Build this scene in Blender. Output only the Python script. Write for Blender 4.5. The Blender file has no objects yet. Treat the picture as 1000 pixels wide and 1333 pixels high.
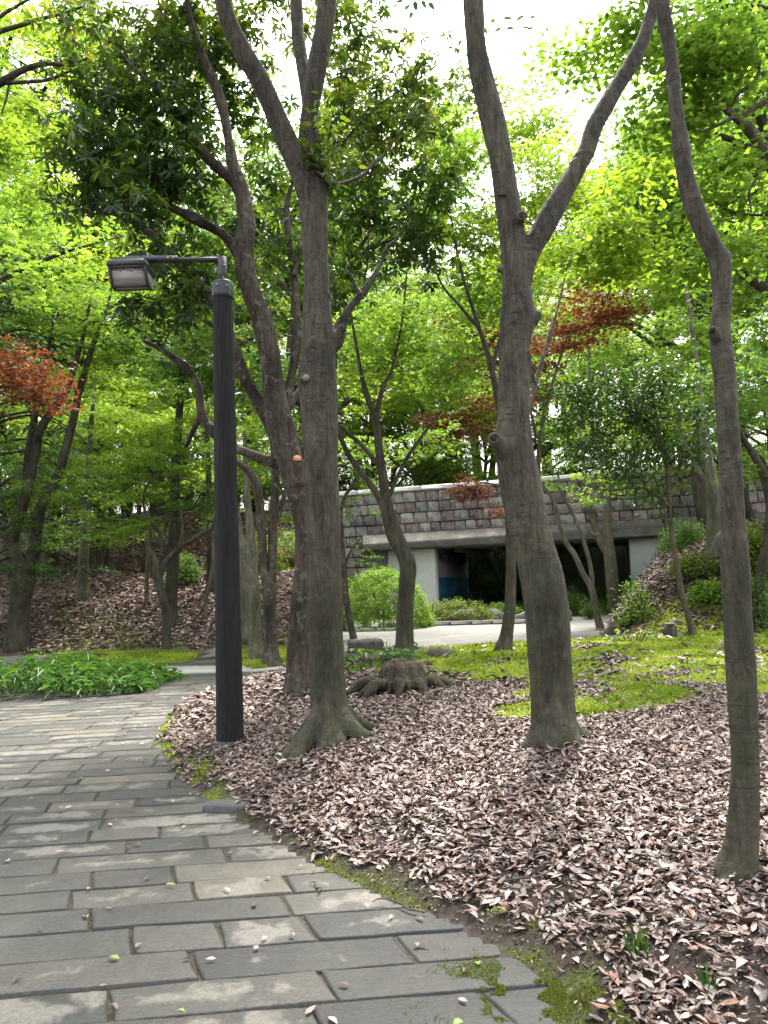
import bpy, math, random
import numpy as np
from mathutils import Matrix, Vector
R = math.radians
# ------------------------------------------------------------------ camera
F = 963.0; PITCH = R(5.55); ROLL = R(2.0); CAMZ = 1.5
scene = bpy.context.scene
cam_d = bpy.data.cameras.new("camera"); cam_d.sensor_fit = 'VERTICAL'; cam_d.sensor_height = 36.0
cam_d.lens = 36.0 * F / 1333.0; cam_d.clip_end = 2000.0; cam_d.clip_start = 0.05
cam = bpy.data.objects.new("camera", cam_d); scene.collection.objects.link(cam); scene.camera = cam
ca, sa = math.cos(PITCH), math.sin(PITCH)
c_f = np.array([0, ca, sa]); r0 = np.array([1.0, 0, 0]); u0 = np.array([0, -sa, ca])
c_r = math.cos(ROLL) * r0 - math.sin(ROLL) * u0
c_u = math.sin(ROLL) * r0 + math.cos(ROLL) * u0
cam.matrix_world = Matrix(((c_r[0], c_u[0], -c_f[0], 0), (c_r[1], c_u[1], -c_f[1], 0), (c_r[2], c_u[2], -c_f[2], CAMZ), (0, 0, 0, 1)))
# ------------------------------------------------------------------ sky and sun
SUN_EL, SUN_AZ = R(63), R(14)      # azimuth from +Y towards +X
world = bpy.data.worlds.new("World"); scene.world = world; world.use_nodes = True
wn = world.node_tree.nodes; wl = world.node_tree.links; bg = wn['Background']
sky = wn.new('ShaderNodeTexSky'); sky.sky_type = 'NISHITA'; sky.sun_disc = False
sky.sun_elevation = SUN_EL; sky.sun_rotation = SUN_AZ; sky.air_density = 1.6; sky.dust_density = 5.0
hs = wn.new('ShaderNodeHueSaturation'); hs.inputs['Saturation'].default_value = 0.35
wl.new(sky.outputs[0], hs.inputs['Color']); wl.new(hs.outputs[0], bg.inputs[0]); bg.inputs[1].default_value = 0.15
sd = bpy.data.lights.new("sun", 'SUN'); sd.energy = 2.3; sd.angle = R(12); sd.color = (1, 0.95, 0.86)
sun = bpy.data.objects.new("sun", sd); scene.collection.objects.link(sun)
sdir = Vector((math.sin(SUN_AZ) * math.cos(SUN_EL), math.cos(SUN_AZ) * math.cos(SUN_EL), math.sin(SUN_EL)))
sun.rotation_euler = sdir.to_track_quat('Z', 'Y').to_euler()
vs = scene.view_settings; vs.view_transform = 'Standard'; vs.look = 'None'; vs.gamma = 1.0; vs.use_curve_mapping = False
vs.exposure = 2.28
scene.cycles.max_bounces = 8; scene.cycles.diffuse_bounces = 5; scene.cycles.transmission_bounces = 5; scene.cycles.glossy_bounces = 2
scene.cycles.use_denoising = True
# ------------------------------------------------------------------ projection helpers
def ray(px, py):
    return c_f + c_r * (px - 500) / F + c_u * (666.5 - py) / F
def W(px, py, Y):
    d = ray(px, py); return np.array([0, 0, CAMZ]) + d * (Y / d[1])
def Z0(px, py, z=0.0):
    d = ray(px, py); t = (z - CAMZ) / d[2]; return np.array([0, 0, CAMZ]) + d * t
# ------------------------------------------------------------------ noise
def vnoise(P, seed=0):
    P = np.asarray(P, float); I = np.floor(P).astype(np.int64); f = P - I; f = f * f * (3 - 2 * f)
    def h(a, b, c):
        n = (a * 374761393 + b * 668265263 + c * 2147483647 + seed * 974634777) & 0xffffffff
        n = ((n ^ (n >> 13)) * 1274126177) & 0xffffffff
        return ((n ^ (n >> 16)) & 0xffff) / 65535.0
    r = 0
    for dx in (0, 1):
        for dy in (0, 1):
            for dz in (0, 1):
                w = (f[:, 0] if dx else 1 - f[:, 0]) * (f[:, 1] if dy else 1 - f[:, 1]) * (f[:, 2] if dz else 1 - f[:, 2])
                r = r + w * h(I[:, 0] + dx, I[:, 1] + dy, I[:, 2] + dz)
    return r * 2 - 1
def n2(x, y, s, seed=0):
    return vnoise(np.stack([np.ravel(x) * s, np.ravel(y) * s, np.full(np.size(x), 0.5)], 1), seed).reshape(np.shape(x))
def fbm2(x, y, s, seed=0, o=4):
    return sum(n2(x, y, s * 2 ** i, seed + i) * 0.5 ** i for i in range(o))
def unit(v):
    return v / np.maximum(np.linalg.norm(v, axis=-1, keepdims=True), 1e-9)
def sstep(a, b, x):
    t = np.clip((x - a) / (b - a), 0, 1); return t * t * (3 - 2 * t)
# ------------------------------------------------------------------ terrain function
def inside(poly, x, y):
    x = np.asarray(x, float); y = np.asarray(y, float); r = np.zeros(x.shape, bool); n = len(poly)
    for i in range(n):
        x1, y1 = poly[i]; x2, y2 = poly[(i + 1) % n]
        if y1 == y2: continue
        c = ((y1 > y) != (y2 > y)) & (x < (x2 - x1) * (y - y1) / (y2 - y1) + x1); r ^= c
    return r
def pdist(poly, x, y, closed=True):
    x = np.asarray(x, float); y = np.asarray(y, float); d = np.full(x.shape, 1e9); n = len(poly)
    for i in range(n if closed else n - 1):
        x1, y1 = poly[i]; x2, y2 = poly[(i + 1) % n]; dx, dy = x2 - x1, y2 - y1
        t = np.clip(((x - x1) * dx + (y - y1) * dy) / (dx * dx + dy * dy + 1e-12), 0, 1)
        d = np.minimum(d, np.hypot(x - x1 - t * dx, y - y1 - t * dy))
    return d
def sdist(poly, x, y):
    d = pdist(poly, x, y); return np.where(inside(poly, x, y), d, -d)
edge_px = [(800, 1345), (700, 1270), (610, 1215), (520, 1180), (430, 1140), (350, 1090), (275, 1048), (225, 1005), (203, 965), (222, 930), (262, 905), (315, 890), (375, 881)]
MOUND = [(4.5, -4), (2.6, 0.3), (1.5, 1.7)] + [tuple(Z0(a, b)[:2]) for a, b in edge_px] + [tuple(Z0(a, b)[:2]) for a, b in [(450, 863), (530, 860), (600, 855), (690, 850)]] + [(4.6, 17.6), (6.0, 20), (8.0, 24), (9.9, 29.6), (45, 29), (45, -4)]
ISLE = [tuple(Z0(a, b)[:2]) for a, b in [(60, 842), (150, 840), (225, 843), (262, 848), (250, 862), (205, 868), (140, 872), (60, 880)]]
BED = [tuple(Z0(a, b)[:2]) for a, b in [(300, 842), (372, 838), (400, 850), (395, 864), (330, 874), (300, 862)]]
# bridge frame: face line from left to right
BL = np.array(W(440, 760, 34.0)[:2]); BR = np.array(W(900, 760, 29.6)[:2])
bdir = (BR - BL) / np.linalg.norm(BR - BL); bnrm = np.array([-bdir[1], bdir[0]])   # away from the camera
def bl(x, y):
    return (x - BL[0]) * bdir[0] + (y - BL[1]) * bdir[1], (x - BL[0]) * bnrm[0] + (y - BL[1]) * bnrm[1]
BU0 = 4.55; BU1 = 12.75     # opening, along the face
def hfun(x, y):
    x = np.asarray(x, float); y = np.asarray(y, float)
    d = sdist(MOUND, x, y)
    h = np.where(d > 0, 0.02 + 0.52 * (1 - np.exp(-np.maximum(d, 0) / 1.9)), -0.002)
    for Pg in (ISLE, BED):
        e = sdist(Pg, x, y); h = np.maximum(h, np.where(e > 0, 0.02 + 0.10 * (1 - np.exp(-np.maximum(e, 0) / 0.6)), -0.002))
    # right hill
    s = x - 3.9 - 0.17 * (y - 12)
    s = np.maximum(s, 0) * sstep(12.0, 15.5, y)
    hr = 2.0 * (1 - np.exp(-s / 1.9)) + 0.09 * s
    h = h + np.where(d > 0, hr * sstep(0, 1.0, d), 0)
    # left hill
    yb = 19.0 + 14 * sstep(-2.6, -0.8, x)
    q = np.maximum(y - yb, 0)
    hl = np.minimum(0.36 * q, 2.0) + fbm2(x, y, .16, 63, 2) * .7 * sstep(9, 16, q) + 0.34 * np.clip(q - 8.2, 0, 8) + 0.16 * np.clip(q - 16, 0, 12)
    g = 1 - sstep(-2.2, -0.4, x)
    h = h + hl * g
    # ground behind the wall
    u, v = bl(x, y)
    up = sstep(1.0, 1.4, v) * 5.35 * sstep(-6, 0.2, u)
    cor = (u > BU0 - 0.2) & (u < BU1 + 0.25) & (v < 9)
    beyond = 0.0 + 4.6 * sstep(11, 24, v)
    lat = np.maximum(np.maximum(BU0 - .2 - u, u - BU1 - .25), 0); valley = np.where(v < 8, up, np.minimum(up, beyond + lat * .75))
    hb = np.where(v > 1.0, np.where((u > BU0 - 0.2) & (u < BU1 + 0.25), np.where(v < 9, -0.002, beyond), valley), 0)
    hb = hb + np.where(v > 22, 0.18 * np.clip(v - 22, 0, 40), 0)
    h = np.where(v > 1.0, np.maximum(np.where(cor, -0.02, h * np.where(u > 0, 0, 1)), hb), h)
    b = fbm2(x, y, 0.55, 3, 3) * 0.035
    rough = np.where(h > 0.08, 1.0, 0.0) * sstep(0.05, 0.3, h)
    return h + b * rough
def hz(x, y): return float(hfun(np.array([x]), np.array([y]))[0])
def G(px, py):
    """where the ray through a photo pixel meets the ground"""
    d = ray(px, py); Y = np.arange(1.5, 90, 0.02); P = np.array([0, 0, CAMZ]) + np.outer(Y / d[1], d)
    k = np.nonzero(P[:, 2] <= hfun(P[:, 0], P[:, 1]))[0]
    return P[k[0]] if len(k) else P[-1]
# ------------------------------------------------------------------ mesh helpers
def link(o, parent=None):
    scene.collection.objects.link(o)
    if parent is not None: o.parent = parent
    return o
def tag(o, label=None, cat=None, group=None, kind=None):
    if label: o['label'] = label
    if cat: o['category'] = cat
    if group: o['group'] = group
    if kind: o['kind'] = kind
    return o
def empty(name, loc=(0, 0, 0), rz=0.0):
    o = bpy.data.objects.new(name, None); o.empty_display_size = 0.2; o.location = loc; o.rotation_euler = (0, 0, rz); return link(o)
def build(name, V, Fs, mat, parent=None, col=None, smooth=False, uv=None, loc=None, local=None):
    """V (n,3); Fs list of (m,k) index arrays; col (n,3) per-vertex colour"""
    V = np.asarray(V, np.float32)
    if local is not None: V = V - np.asarray(local, np.float32)
    me = bpy.data.meshes.new(name); Fs = [np.asarray(f, np.int32) for f in Fs if len(f)]
    me.vertices.add(len(V)); me.vertices.foreach_set('co', V.ravel())
    nl = sum(f.size for f in Fs); nf = sum(len(f) for f in Fs)
    me.loops.add(nl); me.polygons.add(nf)
    me.loops.foreach_set('vertex_index', np.concatenate([f.ravel() for f in Fs]))
    st = []; o = 0
    for f in Fs: st.append(o + np.arange(len(f)) * f.shape[1]); o += f.size
    me.polygons.foreach_set('loop_start', np.concatenate(st).astype(np.int32))
    if smooth: me.polygons.foreach_set('use_smooth', np.ones(nf, bool))
    me.update(calc_edges=True)
    if col is not None:
        a = me.color_attributes.new('col', 'FLOAT_COLOR', 'POINT')
        c = np.ones((len(V), 4), np.float32); c[:, :3] = col; a.data.foreach_set('color', c.ravel())
    if mat is not None: me.materials.append(mat)
    ob = bpy.data.objects.new(name, me)
    if loc is not None: ob.location = loc
    return link(ob, parent)
class MB:
    def __init__(s): s.V = []; s.Q = []; s.T = []; s.n = 0; s.C = []
    def add(s, V, Q=None, T=None, c=None):
        V = np.asarray(V, float).reshape(-1, 3); s.V.append(V)
        if Q is not None and len(Q): s.Q.append(np.asarray(Q) + s.n)
        if T is not None and len(T): s.T.append(np.asarray(T) + s.n)
        if c is not None: s.C.append(np.broadcast_to(np.asarray(c, float), (len(V), 3)))
        s.n += len(V); return s
    def box(s, c, d, M=None, col=None, bev=0.0):
        """c centre, d full sizes, optional 3x3 matrix; bevel chamfers all edges"""
        hx, hy, hzz = [k / 2 for k in d]; b = min(bev, hx * .9, hy * .9, hzz * .9)
        if b <= 0:
            v = np.array([(x, y, z) for x in (-hx, hx) for y in (-hy, hy) for z in (-hzz, hzz)])
            q = [(0, 1, 3, 2), (4, 6, 7, 5), (0, 4, 5, 1), (2, 3, 7, 6), (0, 2, 6, 4), (1, 5, 7, 3)]; t = []
        else:
            v = []; idx = {}
            for sx in (-1, 1):
                for sy in (-1, 1):
                    for sz in (-1, 1):
                        for a in range(3):
                            p = [sx * (hx - b), sy * (hy - b), sz * (hzz - b)]; p[a] += (sx, sy, sz)[a] * b
                            idx[(sx, sy, sz, a)] = len(v); v.append(p)
            v = np.array(v); q = []; t = []
            for a in range(3):
                o1, o2 = [k for k in range(3) if k != a]
                for sg in (-1, 1):
                    def key(s1, s2):
                        k = [0, 0, 0]; k[a] = sg; k[o1] = s1; k[o2] = s2; return (*k, a)
                    q.append([idx[key(-1, -1)], idx[key(1, -1)], idx[key(1, 1)], idx[key(-1, 1)]])
            for a in range(3):
                o1, o2 = [k for k in range(3) if k != a]
                for s1 in (-1, 1):
                    for s2 in (-1, 1):
                        def key(sa_, ax):
                            k = [0, 0, 0]; k[a] = sa_; k[o1] = s1; k[o2] = s2; return (*k, ax)
                        q.append([idx[key(-1, o1)], idx[key(1, o1)], idx[key(1, o2)], idx[key(-1, o2)]])
            for sx in (-1, 1):
                for sy in (-1, 1):
                    for sz in (-1, 1): t.append([idx[(sx, sy, sz, a)] for a in range(3)])
        if M is not None: v = v @ np.asarray(M).T
        return s.add(v + np.asarray(c), q, t, col)
    def tube(s, pts, rad, n=8, cap=True, col=None, res=None):
        V, Q, T = tube_geo(pts, rad, n, cap, res); return s.add(V, Q, T, col)
    def build(s, name, mat, parent=None, smooth=False, local=None, loc=None):
        V = np.concatenate(s.V); Fs = []
        if s.Q: Fs.append(np.concatenate(s.Q))
        if s.T: Fs.append(np.concatenate(s.T))
        return build(name, V, Fs, mat, parent, np.concatenate(s.C) if s.C and sum(map(len, s.C)) == len(V) else None, smooth, local=local, loc=loc)
def catmull(P, k):
    P = np.asarray(P, float); n = len(P)
    if n < 3 or k <= 1: return P
    Q = np.vstack([2 * P[0] - P[1], P, 2 * P[-1] - P[-2]]); out = []
    for i in range(1, n):
        a, b, c, d = Q[i - 1], Q[i], Q[i + 1], Q[i + 2]
        for j in range(k):
            t = j / k
            out.append(0.5 * ((2 * b) + (c - a) * t + (2 * a - 5 * b + 4 * c - d) * t * t + (3 * b - a - 3 * c + d) * t ** 3))
    out.append(P[-1]); return np.array(out)
def tube_geo(pts, rad, n=8, cap=True, res=None):
    P = np.asarray(pts, float); r = np.broadcast_to(np.asarray(rad, float), (len(P),))
    if res: A = catmull(np.column_stack([P, r]), res); P, r = A[:, :3], np.maximum(A[:, 3], 1e-4)
    T = unit(np.gradient(P, axis=0)); k = len(P)
    x = np.cross(T[0], [0, 1, 0]) if abs(T[0][1]) < 0.9 else np.cross(T[0], [1, 0, 0]); x = x / np.linalg.norm(x)
    X = [x]
    for i in range(1, k):
        x = x - T[i] * np.dot(x, T[i]); x = x / max(np.linalg.norm(x), 1e-9); X.append(x)
    X = np.array(X); Yv = np.cross(T, X); a = np.arange(n) * 2 * math.pi / n
    V = P[:, None] + r[:, None, None] * (X[:, None] * np.cos(a)[None, :, None] + Yv[:, None] * np.sin(a)[None, :, None])
    V = V.reshape(-1, 3); i = np.arange(k - 1)[:, None] * n; j = np.arange(n)[None]; j2 = (j + 1) % n
    Q = np.stack([i + j, i + j2, i + n + j2, i + n + j], -1).reshape(-1, 4); Tt = []
    if cap:
        V = np.vstack([V, P[0] - T[0] * r[0] * .3, P[-1] + T[-1] * r[-1] * .3]); m = k * n; j = np.arange(n); j2 = (j + 1) % n
        Tt = np.vstack([np.stack([j2, j, np.full(n, m)], 1), np.stack([(k - 1) * n + j, (k - 1) * n + j2, np.full(n, m + 1)], 1)])
    return V, Q, Tt
# ------------------------------------------------------------------ materials
def newmat(name):
    m = bpy.data.materials.new(name); m.use_nodes = True; nt = m.node_tree; return m, nt, nt.nodes['Principled BSDF']
def nd(nt, t, **k):
    n = nt.nodes.new(t)
    for a, b in k.items():
        if a.startswith('i_'): n.inputs[a[2:].replace('_', ' ')].default_value = b
        else: setattr(n, a, b)
    return n
def ramp(nt, fac, stops):
    r = nt.nodes.new('ShaderNodeValToRGB'); e = r.color_ramp.elements
    while len(e) > 1: e.remove(e[-1])
    e[0].position = stops[0][0]; e[0].color = (*stops[0][1], 1) if len(stops[0][1]) == 3 else stops[0][1]
    for p, c in stops[1:]:
        k = e.new(p); k.color = (*c, 1)
    nt.links.new(fac, r.inputs[0]); return r.outputs[0]
def mixc(nt, a, b, f, mode='MIX'):
    m = nt.nodes.new('ShaderNodeMix'); m.data_type = 'RGBA'; m.blend_type = mode
    for s, v in ((6, a), (7, b), (0, f)):
        if hasattr(v, 'is_output'): nt.links.new(v, m.inputs[s])
        elif s == 0: m.inputs[0].default_value = v
        else: m.inputs[s].default_value = (*v, 1)
    return m.outputs[2]
def noise(nt, scale, detail=4, rough=0.55, vec=None, scl=None, dist=0.0):
    n = nt.nodes.new('ShaderNodeTexNoise'); n.inputs['Scale'].default_value = scale; n.inputs['Detail'].default_value = detail
    n.inputs['Roughness'].default_value = rough; n.inputs['Distortion'].default_value = dist
    tc = nt.nodes.new('ShaderNodeTexCoord'); v = tc.outputs['Object'] if vec is None else vec
    if scl is not None:
        mp = nt.nodes.new('ShaderNodeMapping'); mp.inputs['Scale'].default_value = scl; nt.links.new(v, mp.inputs[0]); v = mp.outputs[0]
    nt.links.new(v, n.inputs['Vector']); return n.outputs['Fac']
def bump(nt, h, strength, dist=0.02, prev=None):
    b = nt.nodes.new('ShaderNodeBump'); b.inputs['Strength'].default_value = strength; b.inputs['Distance'].default_value = dist
    nt.links.new(h, b.inputs['Height'])
    if prev is not None: nt.links.new(prev, b.inputs['Normal'])
    return b.outputs[0]
def leafmat(name, trans=0.45, rough=0.5, spec=0.35, tint=(1.25, 1.15, 0.45)):
    m, nt, p = newmat(name); at = nd(nt, 'ShaderNodeAttribute', attribute_name='col')
    nt.links.new(at.outputs['Color'], p.inputs['Base Color']); p.inputs['Roughness'].default_value = rough
    p.inputs['Specular IOR Level'].default_value = spec
    if trans > 0:
        tr = nt.nodes.new('ShaderNodeBsdfTranslucent'); nt.links.new(mixc(nt, at.outputs['Color'], tint, 1.0, 'MULTIPLY'), tr.inputs[0])
        mx = nt.nodes.new('ShaderNodeMixShader'); mx.inputs[0].default_value = trans
        nt.links.new(p.outputs[0], mx.inputs[1]); nt.links.new(tr.outputs[0], mx.inputs[2])
        nt.links.new(mx.outputs[0], nt.nodes['Material Output'].inputs[0])
    return m
M_MAPLE = leafmat('maple_leaf', 0.55, 0.5, 0.35, (1.9, 1.75, 1.1))
M_GLOSSY = leafmat('evergreen_leaf', 0.38, 0.36, 0.5, (1.7, 1.7, 0.6))
M_RED = leafmat('red_maple_leaf', 0.42, 0.55, 0.25, (1.5, .9, 0.7))
M_LITTER = leafmat('dry_leaf', 0.06, 0.5, 0.4, (1, .8, .6))
M_MOSS = leafmat('moss', 0.35, 0.8, 0.15, (1.4, 1.4, .8))
def barkmat(name, dark, light, moss=0.3, lichen=0.2, lent=0.5, blotch=1.0, bs=0.8):
    m, nt, p = newmat(name); L = nt.links
    n1 = noise(nt, 3.0, 5, .6, scl=(1, 1, .45)); n2_ = noise(nt, 38, 5, .65, scl=(1, 1, .35)); n3 = noise(nt, 9, 4, .6, dist=.5)
    ln = noise(nt, 14, 4, .7, scl=(.8, .8, 7)); ln2 = noise(nt, 5, 3, .6)
    c = ramp(nt, n1, [(.34, dark), (.64, light)]); c = mixc(nt, c, ramp(nt, noise(nt, 13, 6, .72, scl=(1.6, 1.6, .22), dist=.8), [(.34, (.42, .42, .42)), (.66, (1.6, 1.56, 1.5))]), 1.0, 'MULTIPLY')
    c = mixc(nt, c, tuple(k * .45 for k in dark), ramp(nt, n2_, [(.5, (0, 0, 0)), (.72, (.55, .55, .55))]))
    lr = ramp(nt, ln, [(.54, (0, 0, 0)), (.60, (1, 1, 1))])
    mk = mixc(nt, lr, ramp(nt, ln2, [(.42, (0, 0, 0)), (.6, (1, 1, 1))]), 1.0, 'MULTIPLY')
    mk2 = mixc(nt, mk, (lent, lent, lent), 1.0, 'MULTIPLY')
    c = mixc(nt, c, tuple(k * .4 for k in dark), mk2)
    lc = ramp(nt, n3, [(.58, (0, 0, 0)), (.62, (lichen, lichen, lichen))]); c = mixc(nt, c, (.30, .30, .26), lc); l2 = ramp(nt, noise(nt, 55, 3, .6), [(.62, (0, 0, 0)), (.70, (.14, .14, .14))]); c = mixc(nt, c, (.34, .34, .30), l2)
    # green film that thins out with height above the roots
    tc = nt.nodes.new('ShaderNodeTexCoord'); sp = nt.nodes.new('ShaderNodeSeparateXYZ'); L.new(tc.outputs['Object'], sp.inputs[0])
    hr = nt.nodes.new('ShaderNodeMapRange'); hr.inputs['From Min'].default_value = 0.0; hr.inputs['From Max'].default_value = 2.8
    hr.inputs['To Min'].default_value = 1.0; hr.inputs['To Max'].default_value = 0.0; L.new(sp.outputs[2], hr.inputs[0])
    gm = ramp(nt, noise(nt, 4.5, 5, .65), [(.38, (0, 0, 0)), (.62, (1, 1, 1))])
    gg = mixc(nt, gm, hr.outputs[0], 1.0, 'MULTIPLY'); gg = mixc(nt, gg, (moss, moss, moss), 1.0, 'MULTIPLY')
    c = mixc(nt, c, (.050, .058, .022), gg)
    L.new(c, p.inputs['Base Color']); p.inputs['Roughness'].default_value = 0.82; p.inputs['Specular IOR Level'].default_value = .3
    b = bump(nt, noise(nt, 110, 3, .7, scl=(1, 1, .5)), .5, .003); b = bump(nt, n2_, bs * 1.3, .014, b); b = bump(nt, mk, 0.35, .006, b); b = bump(nt, n3, bs * .6, .02, b); L.new(b, p.inputs['Normal'])
    return m
M_BARK = barkmat('smooth_grey_bark', (.020, .0165, .013), (.080, .068, .050), .6, .06, .85)
M_BARKD = barkmat('dark_bark', (.018, .013, .010), (.105, .082, .066), .3, .25, .7, bs=.9)
M_BARKL = barkmat('pale_bark', (.085, .078, .056), (.17, .152, .115), .8, .3, .3)
M_STEM = barkmat('twig_bark', (.05, .038, .028), (.11, .085, .065), .3, .1, .2)
def simple(name, col, rough=.6, metal=0, nscale=None, var=.25, spec=.5, bs=0, scl=None):
    m, nt, p = newmat(name)
    if nscale:
        n = noise(nt, nscale, 5, .6, scl=scl); c = ramp(nt, n, [(.25, tuple(k * (1 - var) for k in col)), (.75, tuple(min(1, k * (1 + var)) for k in col))])
        nt.links.new(c, p.inputs['Base Color'])
        if bs: nt.links.new(bump(nt, n, bs, .01), p.inputs['Normal'])
    else: p.inputs['Base Color'].default_value = (*col, 1)
    p.inputs['Roughness'].default_value = rough; p.inputs['Metallic'].default_value = metal; p.inputs['Specular IOR Level'].default_value = spec
    return m
# ------------------------------------------------------------------ ground sheet
def ground_material():
    m, nt, p = newmat('soil'); L = nt.links; at = nd(nt, 'ShaderNodeAttribute', attribute_name='col')
    n1 = noise(nt, 22, 6, .7); n3 = noise(nt, 4, 5, .6)
    v = ramp(nt, n1, [(.3, (.45, .45, .45)), (.75, (1.5, 1.45, 1.4))])
    c = mixc(nt, at.outputs['Color'], v, 1.0, 'MULTIPLY'); L.new(c, p.inputs['Base Color'])
    p.inputs['Roughness'].default_value = .9; p.inputs['Specular IOR Level'].default_value = .25
    L.new(bump(nt, n1, .8, .03, bump(nt, n3, .5, .05)), p.inputs['Normal']); return m
M_SOIL = ground_material()
def moss_mask(x, y):
    """0..1 where the moss lies"""
    n = fbm2(x, y, 1.1, 21, 4); n_f = fbm2(x, y, 4.0, 33, 3)
    # band behind the crest on the right
    d = sdist(MOUND, x, y)
    back = sstep(-.3, .5, y - (6.3 + 2.4 * np.clip(1 - x, 0, 1.6)) + n * 1.6) * (1 - sstep(12.6, 13.4, y - .12 * x + n * .6)) * sstep(-1.0, 0.4, x - 0.06 * (y - 8) + n * .7)
    back = back * (n_f + n * .9 > -0.50)
    lip = (1 - sstep(0.10, 0.34, d + n * .3)) * (y < 9) * sstep(.05, .5, n_f + n + .8 * fbm2(x, y, 9, 35, 2)) * 0.95
    far = sstep(12.0, 12.8, y) * (1 - sstep(2.2, 3.4, x - .35 * (y - 13))) * (n_f > -.35)
    m = np.maximum(np.maximum(back, lip), far) * (d > 0)
    e = np.maximum(sdist(ISLE, x, y), sdist(BED, x, y)); m = np.maximum(m, (e > 0) * (n_f + .4 * n > -.35) * .8)
    return m
def make_ground():
    # finer cells close to the camera
    xs = np.unique(np.round(np.concatenate([np.arange(-90, -16, 2.0), np.arange(-16, -4, .2), np.arange(-4, 6, .06), np.arange(6, 18, .2), np.arange(18, 91, 2.0)]), 3))
    ys = np.unique(np.round(np.concatenate([np.arange(-30, 0, 2.0), np.arange(0, 15, .06), np.arange(15, 48, .2), np.arange(48, 130, 2.5)]), 3))
    X, Y = np.meshgrid(xs, ys); Z = hfun(X, Y)
    near = (X > -4) & (X < 6) & (Y < 13)
    V = np.stack([X, Y, Z], -1).reshape(-1, 3); nx, ny = len(xs), len(ys)
    i = (np.arange(ny - 1)[:, None] * nx + np.arange(nx - 1)[None]); Q = np.stack([i, i + 1, i + nx + 1, i + nx], -1).reshape(-1, 4)
    x, y = V[:, 0], V[:, 1]; mm = moss_mask(x, y)[:, None]; n = fbm2(x, y, .8, 5, 4)[:, None]
    d = sdist(MOUND, x, y)[:, None]
    soil = np.array([.032, .024, .019]) * (1 + .3 * n)
    leafy = np.array([.15, .105, .085]) * (1 + .25 * n)
    far = sstep(15, 22, y)[:, None]
    c = soil * (1 - far) + leafy * far
    c = np.where((d < 0) & (y[:, None] < 16), np.array([.060, .054, .038]) * (1 + .25 * n), c)      # mortar under the paving
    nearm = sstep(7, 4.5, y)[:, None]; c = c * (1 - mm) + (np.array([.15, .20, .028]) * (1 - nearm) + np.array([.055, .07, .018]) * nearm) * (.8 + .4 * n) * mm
    u, v = bl(x, y); grass = ((v > 0.3) & (u > -8) & (v < 7.5)) | ((y > 20) & (x > -2.5) & (x < 3))
    c = np.where(grass[:, None], np.array([.09, .13, .03]) * (1 + .4 * n), c)
    bk = (v > 7.5) & (u > -2) & (u < 20); c = np.where(bk[:, None], np.array([.022, .027, .012]) * (1 + .4 * n), c)
    gl = sstep(27, 33, y)[:, None] * (x < -2)[:, None] * (fbm2(x, y, .2, 9, 2)[:, None] > .1); c = c * (1 - gl) + np.array([.08, .13, .03]) * gl
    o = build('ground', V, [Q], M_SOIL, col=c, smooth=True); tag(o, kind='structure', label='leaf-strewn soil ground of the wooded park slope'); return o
make_ground()
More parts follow.
